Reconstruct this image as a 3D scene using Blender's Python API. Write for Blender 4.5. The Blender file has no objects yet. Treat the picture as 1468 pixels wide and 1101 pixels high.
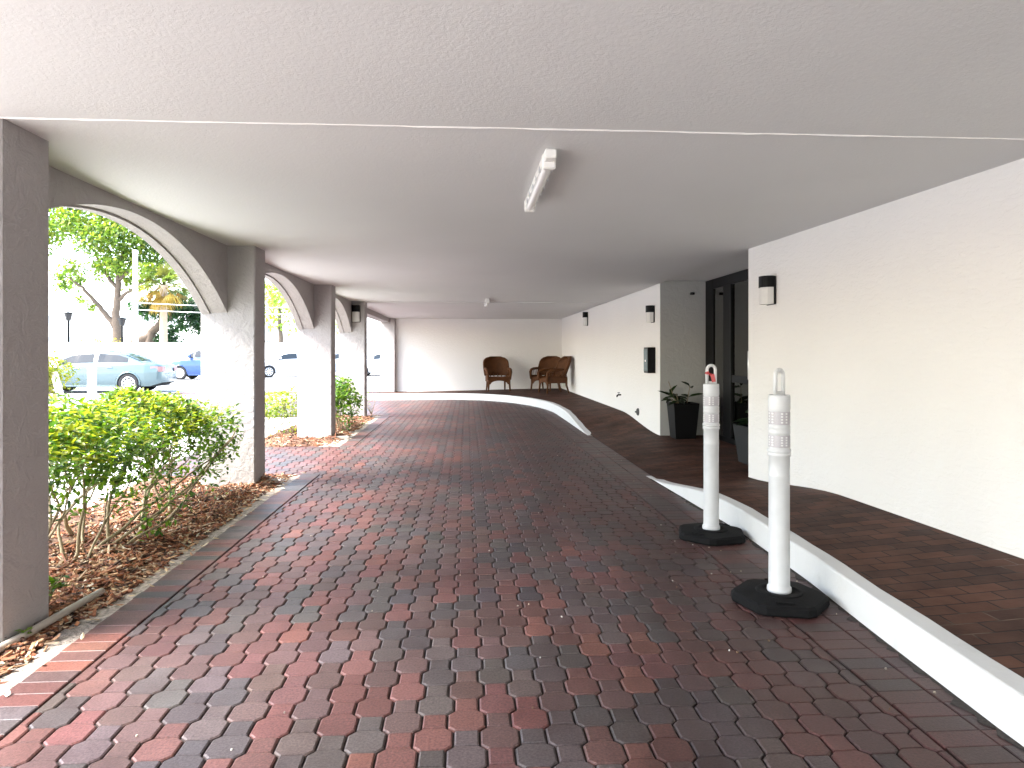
import bpy, math, random
import numpy as np
from mathutils import Vector, Matrix

rnd = random.Random(11)
PI = math.pi
scene = bpy.context.scene
COL = scene.collection
H = 1.36
CEIL = 2.43

# ------------------------------------------------------------------ helpers
class MB:
    """Collects faces, linked as ONE mesh object by build()."""
    def __init__(self):
        self.v = []; self.f = []; self.c = []; self.s = []
        self.col = (1, 1, 1)
    def face(self, pts, smooth=False, col=None):
        b = len(self.v)
        self.v.extend([tuple(p) for p in pts])
        self.f.append(tuple(range(b, b + len(pts))))
        self.c.append(col or self.col); self.s.append(smooth)
    def add(self, verts, faces, smooth=False, col=None):
        b = len(self.v)
        self.v.extend([tuple(p) for p in verts])
        for f in faces:
            self.f.append(tuple(b + i for i in f))
            self.c.append(col or self.col); self.s.append(smooth)
    def box(self, lo, hi, bev=0.0, M=None, col=None):
        x0, y0, z0 = lo; x1, y1, z1 = hi
        if bev <= 0:
            vs = [(x0,y0,z0),(x1,y0,z0),(x1,y1,z0),(x0,y1,z0),(x0,y0,z1),(x1,y0,z1),(x1,y1,z1),(x0,y1,z1)]
            fs = [(0,3,2,1),(4,5,6,7),(0,1,5,4),(1,2,6,5),(2,3,7,6),(3,0,4,7)]
        else:
            b = min(bev, .49*(x1-x0), .49*(y1-y0), .49*(z1-z0))
            vs = []; fs = []
            X = (x0, x1); Y = (y0, y1); Z = (z0, z1)
            idx = {}
            for i in (0, 1):
                for j in (0, 1):
                    for k in (0, 1):
                        sx = b if i == 0 else -b; sy = b if j == 0 else -b; sz = b if k == 0 else -b
                        idx[i,j,k,0] = len(vs); vs.append((X[i], Y[j]+sy, Z[k]+sz))
                        idx[i,j,k,1] = len(vs); vs.append((X[i]+sx, Y[j], Z[k]+sz))
                        idx[i,j,k,2] = len(vs); vs.append((X[i]+sx, Y[j]+sy, Z[k]))
            def q(a): fs.append(tuple(a))
            q([idx[0,0,0,0],idx[0,0,1,0],idx[0,1,1,0],idx[0,1,0,0]]); q([idx[1,0,0,0],idx[1,1,0,0],idx[1,1,1,0],idx[1,0,1,0]])
            q([idx[0,0,0,1],idx[1,0,0,1],idx[1,0,1,1],idx[0,0,1,1]]); q([idx[0,1,0,1],idx[0,1,1,1],idx[1,1,1,1],idx[1,1,0,1]])
            q([idx[0,0,0,2],idx[0,1,0,2],idx[1,1,0,2],idx[1,0,0,2]]); q([idx[0,0,1,2],idx[1,0,1,2],idx[1,1,1,2],idx[0,1,1,2]])
            for i in (0,1):
                for j in (0,1):
                    q([idx[i,j,0,0],idx[i,j,1,0],idx[i,j,1,1],idx[i,j,0,1]])
                    q([idx[i,0,j,0],idx[i,1,j,0],idx[i,1,j,2],idx[i,0,j,2]])
                    q([idx[0,i,j,1],idx[1,i,j,1],idx[1,i,j,2],idx[0,i,j,2]])
                    for k in (0,1):
                        fs.append((idx[i,j,k,0],idx[i,j,k,1],idx[i,j,k,2]))
        if M is not None: vs = [tuple(M @ Vector(p)) for p in vs]
        self.add(vs, fs, False, col)
    def lathe(self, prof, n=24, M=None, cap=True, smooth=True, col=None):
        vs = []; fs = []
        for r, z in prof:
            for i in range(n):
                a = 2*PI*i/n
                vs.append((r*math.cos(a), r*math.sin(a), z))
        for k in range(len(prof)-1):
            for i in range(n):
                j = (i+1) % n
                fs.append((k*n+i, k*n+j, (k+1)*n+j, (k+1)*n+i))
        if M is not None: vs = [tuple(M @ Vector(p)) for p in vs]
        b = len(self.v)
        self.add(vs, fs, smooth, col)
        if cap:
            self.add([vs[i] for i in range(n)], [tuple(reversed(range(n)))], False, col)
            m = (len(prof)-1)*n
            self.add([vs[m+i] for i in range(n)], [tuple(range(n))], False, col)
    def tube(self, path, radii, n=8, smooth=True, cap=True, col=None, flat=1.0):
        path = [Vector(p) for p in path]
        if not hasattr(radii, '__len__'): radii = [radii]*len(path)
        vs = []; fs = []
        prev = None
        for i, p in enumerate(path):
            t = (path[min(i+1, len(path)-1)] - path[max(i-1, 0)])
            if t.length < 1e-9: t = Vector((0,0,1))
            t.normalize()
            if prev is None:
                u = t.cross(Vector((0,0,1)) if abs(t.z) < .9 else Vector((1,0,0))).normalized()
            else:
                u = (prev - t*prev.dot(t))
                u = u.normalized() if u.length > 1e-6 else t.orthogonal().normalized()
            prev = u
            w = t.cross(u)
            for k in range(n):
                a = 2*PI*k/n
                vs.append(p + u*(math.cos(a)*radii[i]) + w*(math.sin(a)*radii[i]*flat))
        for i in range(len(path)-1):
            for k in range(n):
                j = (k+1) % n
                fs.append((i*n+k, i*n+j, (i+1)*n+j, (i+1)*n+k))
        if cap:
            fs.append(tuple(reversed(range(n)))); m = (len(path)-1)*n
            fs.append(tuple(range(m, m+n)))
        self.add(vs, fs, smooth, col)
    def prism(self, outline, axis, a, b, M=None, smooth=False, col=None):
        """outline: 2D points; extruded along axis (0,1,2) from a to b."""
        def mk(p, t):
            if axis == 0: return (t, p[0], p[1])
            if axis == 1: return (p[0], t, p[1])
            return (p[0], p[1], t)
        n = len(outline)
        vs = [mk(p, a) for p in outline] + [mk(p, b) for p in outline]
        fs = [tuple(reversed(range(n))), tuple(range(n, 2*n))] + [(i, (i+1) % n, n+(i+1) % n, n+i) for i in range(n)]
        if M is not None: vs = [tuple(M @ Vector(p)) for p in vs]
        self.add(vs, fs, smooth, col)
    def build(self, name, mat, parent=None, loc=None, fixnormals=False):
        me = bpy.data.meshes.new(name)
        me.from_pydata(self.v, [], self.f)
        me.polygons.foreach_set('use_smooth', self.s)
        att = me.color_attributes.new('Col', 'FLOAT_COLOR', 'CORNER')
        buf = []
        for f, c in zip(self.f, self.c):
            buf.extend((c[0], c[1], c[2], 1.0) * len(f))
        att.data.foreach_set('color', buf)
        me.materials.append(mat)
        me.update()
        if fixnormals:
            import bmesh
            bm = bmesh.new(); bm.from_mesh(me)
            bmesh.ops.remove_doubles(bm, verts=bm.verts, dist=1e-5)
            bmesh.ops.recalc_face_normals(bm, faces=bm.faces)
            bm.to_mesh(me); bm.free()
        o = bpy.data.objects.new(name, me)
        COL.objects.link(o)
        if parent is not None: o.parent = parent
        if loc is not None: o.location = loc
        return o

def tag(o, label=None, cat=None, group=None, kind=None):
    if label: o['label'] = label
    if cat: o['category'] = cat
    if group: o['group'] = group
    if kind: o['kind'] = kind
    return o
def thing(name, label, cat, loc=(0,0,0), rz=0.0, group=None):
    o = bpy.data.objects.new(name, None); COL.objects.link(o)
    o.location = loc; o.rotation_euler = (0, 0, rz); o.empty_display_size = .2
    return tag(o, label, cat, group)
def struct(o): return tag(o, kind='structure')
def copy_tree(o, parent=None):
    c = o.copy(); COL.objects.link(c)
    if parent is not None: c.parent = parent
    for ch in list(o.children): copy_tree(ch, c)
    return c
def smooth(t):
    t = max(0.0, min(1.0, t)); return t*t*(3-2*t)

# ------------------------------------------------------------------ materials
def newmat(name):
    m = bpy.data.materials.new(name); m.use_nodes = True
    nt = m.node_tree
    return m, nt, nt.nodes['Principled BSDF'], nt.links
def node(nt, t, **kw):
    n = nt.nodes.new(t)
    for k, v in kw.items():
        if k in n.inputs: n.inputs[k].default_value = v
        else: setattr(n, k, v)
    return n
def simple(name, col, rough=.5, metal=0.0, noise=.12, nscale=8.0, bump=0.0, bscale=60.0, spec=.5, coat=0.0):
    m, nt, p, L = newmat(name)
    tc = node(nt, 'ShaderNodeTexCoord')
    nz = node(nt, 'ShaderNodeTexNoise', Scale=nscale, Detail=5.0)
    L.new(tc.outputs['Object'], nz.inputs['Vector'])
    mx = node(nt, 'ShaderNodeMix', data_type='RGBA')
    mx.inputs[6].default_value = (*[c*(1-noise) for c in col], 1)
    mx.inputs[7].default_value = (*[min(1, c*(1+noise)) for c in col], 1)
    L.new(nz.outputs['Fac'], mx.inputs[0]); L.new(mx.outputs[2], p.inputs['Base Color'])
    p.inputs['Roughness'].default_value = rough; p.inputs['Metallic'].default_value = metal
    p.inputs['Specular IOR Level'].default_value = spec
    p.inputs['Coat Weight'].default_value = coat
    if bump > 0:
        n2 = node(nt, 'ShaderNodeTexNoise', Scale=bscale, Detail=4.0)
        L.new(tc.outputs['Object'], n2.inputs['Vector'])
        bp = node(nt, 'ShaderNodeBump', Strength=bump, Distance=.01)
        L.new(n2.outputs['Fac'], bp.inputs['Height']); L.new(bp.outputs['Normal'], p.inputs['Normal'])
    return m
def stucco(name, col, fine=130.0, coarse=14.0, strength=.35, dist=.006, var=.04, streak=(1,1,1), dirt=0.0):
    m, nt, p, L = newmat(name)
    tc = node(nt, 'ShaderNodeTexCoord')
    mp = node(nt, 'ShaderNodeMapping'); mp.inputs['Scale'].default_value = streak
    L.new(tc.outputs['Object'], mp.inputs['Vector'])
    a = node(nt, 'ShaderNodeTexNoise', Scale=fine, Detail=3.0, Roughness=.6)
    b = node(nt, 'ShaderNodeTexNoise', Scale=coarse, Detail=6.0, Roughness=.62, Distortion=.7)
    c = node(nt, 'ShaderNodeTexNoise', Scale=.9, Detail=3.0)
    for n in (a, b): L.new(mp.outputs['Vector'], n.inputs['Vector'])
    L.new(tc.outputs['Object'], c.inputs['Vector'])
    rmp = node(nt, 'ShaderNodeMapRange'); rmp.inputs['From Min'].default_value = .38; rmp.inputs['From Max'].default_value = .62
    L.new(b.outputs['Fac'], rmp.inputs['Value'])
    ad = node(nt, 'ShaderNodeMath', operation='MULTIPLY_ADD'); ad.inputs[1].default_value = .55
    L.new(a.outputs['Fac'], ad.inputs[0]); L.new(rmp.outputs['Result'], ad.inputs[2])
    bp = node(nt, 'ShaderNodeBump', Strength=strength, Distance=dist)
    L.new(ad.outputs['Value'], bp.inputs['Height']); L.new(bp.outputs['Normal'], p.inputs['Normal'])
    mx = node(nt, 'ShaderNodeMix', data_type='RGBA')
    mx.inputs[6].default_value = (*[v*(1-var) for v in col], 1); mx.inputs[7].default_value = (*[min(1, v*(1+var)) for v in col], 1)
    L.new(c.outputs['Fac'], mx.inputs[0])
    last = mx.outputs[2]
    if dirt > 0:   # splash dirt with an edge of its own close to the floor line
        sx = node(nt, 'ShaderNodeTexNoise', Scale=5.0, Detail=8.0, Roughness=.7)
        L.new(tc.outputs['Object'], sx.inputs['Vector'])
        r2 = node(nt, 'ShaderNodeMapRange'); r2.inputs['From Min'].default_value = .58; r2.inputs['From Max'].default_value = .75
        r2.inputs['To Max'].default_value = dirt
        L.new(sx.outputs['Fac'], r2.inputs['Value'])
        m2 = node(nt, 'ShaderNodeMix', data_type='RGBA'); m2.inputs[7].default_value = (*[v*.55 for v in col], 1)
        L.new(r2.outputs['Result'], m2.inputs[0]); L.new(last, m2.inputs[6]); last = m2.outputs[2]
    L.new(last, p.inputs['Base Color'])
    p.inputs['Roughness'].default_value = .75; p.inputs['Specular IOR Level'].default_value = .3
    return m
def attr_mat(name, rough=.55, mott=.25, mscale=90.0, bump=.25, spec=.5, stain_grad=0.0, transl=0.0, dist=.003):
    m, nt, p, L = newmat(name)
    tc = node(nt, 'ShaderNodeTexCoord')
    at = node(nt, 'ShaderNodeAttribute', attribute_name='Col')
    nz = node(nt, 'ShaderNodeTexNoise', Scale=mscale, Detail=5.0, Roughness=.65)
    L.new(tc.outputs['Object'], nz.inputs['Vector'])
    mr = node(nt, 'ShaderNodeMapRange'); mr.inputs['From Min'].default_value = .3; mr.inputs['From Max'].default_value = .7
    mr.inputs['To Min'].default_value = 1-mott; mr.inputs['To Max'].default_value = 1+mott
    L.new(nz.outputs['Fac'], mr.inputs['Value'])
    vm = node(nt, 'ShaderNodeVectorMath', operation='SCALE')
    L.new(at.outputs['Color'], vm.inputs[0]); L.new(mr.outputs['Result'], vm.inputs['Scale'])
    last = vm.outputs['Vector']
    if stain_grad > 0:
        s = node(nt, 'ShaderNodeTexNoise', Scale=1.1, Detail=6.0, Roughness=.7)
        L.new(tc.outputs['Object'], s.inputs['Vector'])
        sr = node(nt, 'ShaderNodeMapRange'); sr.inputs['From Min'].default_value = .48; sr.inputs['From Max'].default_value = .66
        sr.inputs['To Max'].default_value = stain_grad
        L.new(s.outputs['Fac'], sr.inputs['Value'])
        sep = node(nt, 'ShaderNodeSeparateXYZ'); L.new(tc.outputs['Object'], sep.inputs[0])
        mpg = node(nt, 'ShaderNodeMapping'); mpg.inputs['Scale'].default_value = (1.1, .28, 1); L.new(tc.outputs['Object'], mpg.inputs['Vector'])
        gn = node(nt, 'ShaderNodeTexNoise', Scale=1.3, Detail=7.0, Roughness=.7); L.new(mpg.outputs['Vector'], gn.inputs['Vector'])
        gx = node(nt, 'ShaderNodeMapRange', interpolation_type='SMOOTHSTEP'); gx.inputs['From Min'].default_value = -.5; gx.inputs['From Max'].default_value = 1.5  # besides the noise patches, tone darkens towards +X, broken up along Y
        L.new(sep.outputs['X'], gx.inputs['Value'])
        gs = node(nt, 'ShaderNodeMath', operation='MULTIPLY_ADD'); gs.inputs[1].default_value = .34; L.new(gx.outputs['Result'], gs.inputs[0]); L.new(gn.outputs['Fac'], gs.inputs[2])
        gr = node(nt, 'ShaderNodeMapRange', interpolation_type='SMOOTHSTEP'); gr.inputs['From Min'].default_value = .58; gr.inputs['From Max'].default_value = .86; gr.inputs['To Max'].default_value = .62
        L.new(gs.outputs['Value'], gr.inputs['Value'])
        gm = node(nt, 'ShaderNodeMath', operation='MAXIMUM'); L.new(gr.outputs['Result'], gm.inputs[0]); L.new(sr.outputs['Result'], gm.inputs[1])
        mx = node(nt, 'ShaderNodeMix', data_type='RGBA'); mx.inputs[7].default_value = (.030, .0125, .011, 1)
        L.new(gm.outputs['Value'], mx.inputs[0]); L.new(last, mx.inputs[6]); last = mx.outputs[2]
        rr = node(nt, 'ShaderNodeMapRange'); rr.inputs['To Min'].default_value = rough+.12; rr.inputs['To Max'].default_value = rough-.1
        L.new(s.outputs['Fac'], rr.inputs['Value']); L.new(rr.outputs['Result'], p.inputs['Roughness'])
    else:
        p.inputs['Roughness'].default_value = rough
    L.new(last, p.inputs['Base Color'])
    p.inputs['Specular IOR Level'].default_value = spec
    if bump > 0:
        bp = node(nt, 'ShaderNodeBump', Strength=bump, Distance=dist)
        L.new(nz.outputs['Fac'], bp.inputs['Height']); L.new(bp.outputs['Normal'], p.inputs['Normal'])
    if transl > 0:
        tr = node(nt, 'ShaderNodeBsdfTranslucent')
        hs = node(nt, 'ShaderNodeVectorMath', operation='MULTIPLY'); hs.inputs[1].default_value = (1.5, 1.6, .7)
        L.new(last, hs.inputs[0]); L.new(hs.outputs['Vector'], tr.inputs['Color'])
        ms = node(nt, 'ShaderNodeMixShader'); ms.inputs[0].default_value = transl
        L.new(p.outputs['BSDF'], ms.inputs[1]); L.new(tr.outputs['BSDF'], ms.inputs[2])
        L.new(ms.outputs['Shader'], nt.nodes['Material Output'].inputs['Surface'])
    return m
def glass_mat(name, tint=(.9,.93,.92), refl=.12):
    m, nt, p, L = newmat(name)
    tr = node(nt, 'ShaderNodeBsdfTransparent'); tr.inputs['Color'].default_value = (*tint, 1)
    gl = node(nt, 'ShaderNodeBsdfGlossy'); gl.inputs['Roughness'].default_value = .015
    lw = node(nt, 'ShaderNodeFresnel'); lw.inputs['IOR'].default_value = 1.5
    ad = node(nt, 'ShaderNodeMath', operation='ADD', use_clamp=True); ad.inputs[1].default_value = refl
    L.new(lw.outputs['Fac'], ad.inputs[0])
    ms = node(nt, 'ShaderNodeMixShader')
    L.new(ad.outputs['Value'], ms.inputs[0]); L.new(tr.outputs['BSDF'], ms.inputs[1]); L.new(gl.outputs['BSDF'], ms.inputs[2])
    L.new(ms.outputs['Shader'], nt.nodes['Material Output'].inputs['Surface'])
    nt.nodes.remove(p)
    return m

M_ceil = stucco('ceiling_paint', (.625,.63,.632), fine=110, coarse=55, strength=.24, dist=.004, var=.05)
M_wall = stucco('wall_paint', (.745,.728,.705), fine=90, coarse=13, strength=.40, dist=.006, var=.03, streak=(1,.8,2.2))
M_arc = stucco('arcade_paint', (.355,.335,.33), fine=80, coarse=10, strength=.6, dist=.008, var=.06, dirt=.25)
M_kerb = stucco('kerb_paint', (.60,.605,.60), fine=60, coarse=8, strength=.3, dist=.004, var=.04, dirt=.3)
M_paver = attr_mat('paver_concrete', rough=.47, mott=.5, mscale=105, bump=.5, stain_grad=.5, spec=.38)
M_sand = simple('joint_sand', (.035,.028,.026), .9, noise=.5, nscale=60)
M_black = simple('black_rubber', (.004,.004,.0045), .8, noise=.4, nscale=30, bump=.3, bscale=120, spec=.18)
M_whitepl = simple('white_plastic', (.60,.61,.61), .38, noise=.05, nscale=9)
M_refl = attr_mat('reflective_sheet', rough=.4, mott=.08, mscale=200, bump=0)
M_red = simple('red_tape', (.42,.02,.025), .5)
M_blackmetal = simple('black_metal', (.0025,.0025,.003), .45, noise=.2, spec=.16)
M_frost = simple('frosted_glass', (.62,.61,.58), .35, noise=.04, nscale=30)
M_fixture = simple('fixture_plastic', (.80,.79,.76), .35, noise=.04)
M_lens = simple('acrylic_lens', (.85,.85,.83), .2, noise=.02)
M_wicker = None
M_glass = glass_mat('door_glass', (.55,.58,.57), .16)
M_carglass = simple('car_glass', (.02,.025,.028), .06, noise=.1)
M_tyre = simple('tyre_rubber', (.018,.018,.019), .8, noise=.3)
M_rim = simple('alloy', (.62,.63,.65), .3, metal=.7, noise=.05)
M_dark = simple('dark_gap', (.01,.01,.01), .8)
M_bark = simple('bark', (.11,.08,.06), .85, noise=.45, nscale=14, bump=.6, bscale=25)
M_twig = simple('twig_bark', (.27,.215,.13), .75, noise=.35, nscale=25, bump=.4, bscale=80)
M_leaf = attr_mat('hedge_leaf', rough=.38, mott=.12, mscale=40, bump=0, transl=.42)
M_leaf_far = attr_mat('tree_leaf', rough=.5, mott=.15, mscale=3, bump=0, transl=.5)
M_mulch = attr_mat('mulch_chip', rough=.85, mott=.3, mscale=60, bump=.4)
M_pot = simple('black_planter', (.003,.003,.0035), .5, noise=.2, spec=.2)
M_potgrey = simple('grey_planter', (.018,.019,.02), .6, noise=.15, spec=.2)
M_pipe = simple('weathered_pvc', (.40,.36,.31), .6, noise=.25, nscale=12, bump=.15)

def wicker():
    m, nt, p, L = newmat('wicker')
    tc = node(nt, 'ShaderNodeTexCoord')
    w1 = node(nt, 'ShaderNodeTexWave', Scale=26.0, Distortion=.6, bands_direction='Z'); w2 = node(nt, 'ShaderNodeTexWave', Scale=18.0, Distortion=.6, bands_direction='X')
    nz = node(nt, 'ShaderNodeTexNoise', Scale=9.0, Detail=3.0)
    for n in (w1, w2, nz): L.new(tc.outputs['Object'], n.inputs['Vector'])
    mu = node(nt, 'ShaderNodeMath', operation='MULTIPLY'); L.new(w1.outputs['Fac'], mu.inputs[0]); L.new(w2.outputs['Fac'], mu.inputs[1])
    mx = node(nt, 'ShaderNodeMix', data_type='RGBA'); mx.inputs[6].default_value = (.035,.012,.004,1); mx.inputs[7].default_value = (.15,.055,.014,1)
    ad = node(nt, 'ShaderNodeMath', operation='MULTIPLY_ADD'); ad.inputs[1].default_value = .6
    L.new(mu.outputs['Value'], ad.inputs[0]); 
    sb = node(nt, 'ShaderNodeMath', operation='MULTIPLY'); sb.inputs[1].default_value = .6; L.new(nz.outputs['Fac'], sb.inputs[0]); L.new(sb.outputs['Value'], ad.inputs[2])
    L.new(ad.outputs['Value'], mx.inputs[0]); L.new(mx.outputs[2], p.inputs['Base Color'])
    bp = node(nt, 'ShaderNodeBump', Strength=.7, Distance=.006); L.new(mu.outputs['Value'], bp.inputs['Height']); L.new(bp.outputs['Normal'], p.inputs['Normal'])
    p.inputs['Roughness'].default_value = .55; p.inputs['Specular IOR Level'].default_value = .2
    return m
M_wicker = wicker()

def walkway_mat():
    m, nt, p, L = newmat('walkway_brick')
    uv = node(nt, 'ShaderNodeTexCoord')
    br = node(nt, 'ShaderNodeTexBrick')
    br.inputs['Scale'].default_value = 1.0
    br.inputs['Brick Width'].default_value = .205; br.inputs['Row Height'].default_value = .105
    br.inputs['Mortar Size'].default_value = .0048; br.inputs['Mortar Smooth'].default_value = .3
    br.inputs['Color1'].default_value = (.085,.033,.019,1); br.inputs['Color2'].default_value = (.038,.016,.011,1)
    br.inputs['Mortar'].default_value = (.006,.004,.0035,1)
    br.offset = .5
    dn = node(nt, 'ShaderNodeTexNoise', Scale=1.6, Detail=2.0)
    L.new(uv.outputs['UV'], dn.inputs['Vector'])
    dv = node(nt, 'ShaderNodeVectorMath', operation='MULTIPLY_ADD'); dv.inputs[1].default_value = (.03,.03,0)
    L.new(dn.outputs['Color'], dv.inputs[0]); L.new(uv.outputs['UV'], dv.inputs[2]); L.new(dv.outputs['Vector'], br.inputs['Vector'])
    nz = node(nt, 'ShaderNodeTexNoise', Scale=2.2, Detail=7.0, Roughness=.68); L.new(uv.outputs['UV'], nz.inputs['Vector'])
    mr = node(nt, 'ShaderNodeMapRange'); mr.inputs['From Min'].default_value = .3; mr.inputs['From Max'].default_value = .7
    mr.inputs['To Min'].default_value = .55; mr.inputs['To Max'].default_value = 1.35
    L.new(nz.outputs['Fac'], mr.inputs['Value'])
    vm = node(nt, 'ShaderNodeVectorMath', operation='SCALE'); L.new(br.outputs['Color'], vm.inputs[0]); L.new(mr.outputs['Result'], vm.inputs['Scale'])
    # pale scuffs left in some of the joints
    jn = node(nt, 'ShaderNodeTexNoise', Scale=1.9, Detail=4.0); L.new(dv.outputs['Vector'], jn.inputs['Vector'])
    jr = node(nt, 'ShaderNodeMapRange'); jr.inputs['From Min'].default_value = .58; jr.inputs['From Max'].default_value = .68
    L.new(jn.outputs['Fac'], jr.inputs['Value'])
    jm = node(nt, 'ShaderNodeMath', operation='MULTIPLY'); L.new(jr.outputs['Result'], jm.inputs[0]); L.new(br.outputs['Fac'], jm.inputs[1])
    mx = node(nt, 'ShaderNodeMix', data_type='RGBA'); mx.inputs[7].default_value = (.13,.09,.07,1)
    L.new(jm.outputs['Value'], mx.inputs[0]); L.new(vm.outputs['Vector'], mx.inputs[6])
    L.new(mx.outputs[2], p.inputs['Base Color'])
    rr = node(nt, 'ShaderNodeMapRange'); rr.inputs['To Min'].default_value = .8; rr.inputs['To Max'].default_value = .5
    p.inputs['Specular IOR Level'].default_value = .15
    L.new(nz.outputs['Fac'], rr.inputs['Value']); L.new(rr.outputs['Result'], p.inputs['Roughness'])
    f = node(nt, 'ShaderNodeTexNoise', Scale=70.0, Detail=4.0); L.new(uv.outputs['UV'], f.inputs['Vector'])
    hh = node(nt, 'ShaderNodeMath', operation='MULTIPLY_ADD'); hh.inputs[1].default_value = -1.0
    sm = node(nt, 'ShaderNodeMath', operation='MULTIPLY'); sm.inputs[1].default_value = .35; L.new(f.outputs['Fac'], sm.inputs[0])
    L.new(br.outputs['Fac'], hh.inputs[0]); L.new(sm.outputs['Value'], hh.inputs[2])
    bp = node(nt, 'ShaderNodeBump', Strength=.5, Distance=.004); L.new(hh.outputs['Value'], bp.inputs['Height']); L.new(bp.outputs['Normal'], p.inputs['Normal'])
    return m
M_walk = walkway_mat()

# ------------------------------------------------------------------ world, sun, camera
SUN_EL = math.radians(49.5)
sun_from = Vector((-.93, -.37, 0)).normalized()          # the sun stands outside the arches, behind the camera's left shoulder
sun_az = math.atan2(sun_from.x, sun_from.y)
w = bpy.data.worlds.new('World'); scene.world = w; w.use_nodes = True
nt = w.node_tree; bg = nt.nodes['Background']
sky = nt.nodes.new('ShaderNodeTexSky'); sky.sky_type = 'NISHITA'; sky.sun_disc = False
sky.sun_elevation = SUN_EL; sky.sun_rotation = sun_az; sky.air_density = 1.2; sky.dust_density = 2.5; sky.ozone_density = .8
nt.links.new(sky.outputs['Color'], bg.inputs['Color']); bg.inputs['Strength'].default_value = .15
sl = bpy.data.lights.new('sun', 'SUN'); sl.energy = 2.0; sl.angle = math.radians(30); sl.color = (1, .985, .96)
so = bpy.data.objects.new('sun', sl); COL.objects.link(so)
sdir = Vector((sun_from.x*math.cos(SUN_EL), sun_from.y*math.cos(SUN_EL), math.sin(SUN_EL)))
so.rotation_euler = sdir.to_track_quat('Z', 'Y').to_euler(); so.location = sdir*60

cam = bpy.data.cameras.new('camera'); co = bpy.data.objects.new('camera', cam); COL.objects.link(co)
YAW = math.atan(.065)
co.location = (0, 0, H); co.rotation_euler = (PI/2, 0, -YAW)
cam.sensor_width = 36; cam.sensor_fit = 'HORIZONTAL'; cam.lens = 36*1000/1468
cam.shift_y = -44.5/1468
cam.clip_end = 2000; cam.clip_start = .05
scene.camera = co
CY, SY = math.cos(YAW), math.sin(YAW)
def at(px, d):
    """ground X, Y of what stands at depth d in column px of the photograph"""
    u = (px-734)/1000
    return d*(SY + u*CY), d*(CY - u*SY)
def zat(py, d): return H - (py-506)/1000*d

vs = scene.view_settings
vs.view_transform = 'Standard'; vs.look = 'None'; vs.gamma = 1.0; vs.exposure = 3.1
scene.cycles.max_bounces = 14; scene.cycles.diffuse_bounces = 8; scene.cycles.glossy_bounces = 4
scene.cycles.transparent_max_bounces = 12
scene.cycles.sample_clamp_indirect = 12.0
scene.cycles.use_denoising = True

# ------------------------------------------------------------------ ground
mb = MB()
mb.face([(-300,-200,-.03),(200,-200,-.03),(200,400,-.03),(-300,400,-.03)])
M_ground = simple('pale_concrete', (.52,.505,.47), .85, noise=.14, nscale=1.5, bump=.2, bscale=50)
struct(mb.build('ground', M_ground))
mb = MB(); mb.face([(-60,20.5,-.022),(9,20.5,-.022),(9,47.5,-.022),(-60,47.5,-.022)])
mb.face([(-60,-8,-.022),(-6.4,-8,-.022),(-6.4,20.5,-.022),(-60,20.5,-.022)])
M_lot = simple('pale_asphalt', (.30,.295,.285), .85, noise=.16, nscale=3, bump=.3, bscale=80)
struct(mb.build('parking_lot', M_lot))

# ------------------------------------------------------------------ kerb line
KX = [(-6,1.86),(2.3,1.915),(3.3,1.975),(4.0,2.03),(5.2,2.075),(6.4,2.03),(7.6,1.975),(9.4,1.985),(11.2,1.99),(13.5,2.0),(15.3,2.0)]
def kx(y):
    for (a, xa), (b, xb) in zip(KX, KX[1:]):
        if y <= b:
            t = (y-a)/(b-a); return xa+(xb-xa)*t
    return KX[-1][1]
def wallx(y):
    if y < 7.01: return 2.895 + (7.01-y)*.046
    if y < 10.63: return 2.93
    return 2.985
WEND = 21.8
path = []            # (x, y, nx, ny, wall point)
y = -6.0
while y < 15.3:
    path.append((kx(y), y)); y += .2
# the bend: from heading +Y to heading -X
cx, cy, rx, ry = -.6, 15.3, 2.6, 5.05
for k in range(0, 33):
    a = k/32*PI/2
    e = 1.0
    path.append((cx + rx*math.cos(a)**.9, cy + ry*math.sin(a)))
for x in np.arange(-.8, -9.01, -.4): path.append((x, 20.36))
def kz(y, x=2.0, far=False):
    if far: return .19
    if y < 5.5: return .172
    if y < 7.6: return .172*(1-smooth((y-5.5)/2.1))**1.0 + .001
    if y < 11.2: return .001
    return .001 + .185*smooth((y-11.2)/3.2)
def wz(y):
    if y < 5.3: return .23
    if y < 7.1: return .23 - .148*smooth((y-5.3)/1.8)
    if y < 10.7: return .082
    return .082 + .165*smooth((y-10.7)/2.6)
N = len(path)
nor = []
for i in range(N):
    a = Vector((*path[max(0,i-1)],0)); b = Vector((*path[min(N-1,i+1)],0))
    t = (b-a).normalized(); nor.append(Vector((t.y, -t.x, 0)))     # towards the walkway
iend = next(i for i, p in enumerate(path) if p[1] >= 15.3)
KW = .115
def kerb_top(i):
    return kz(path[i][1]) if i <= iend else .187
rows = []; uvs = []; s = 0.0
corner_i = iend + 18
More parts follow.
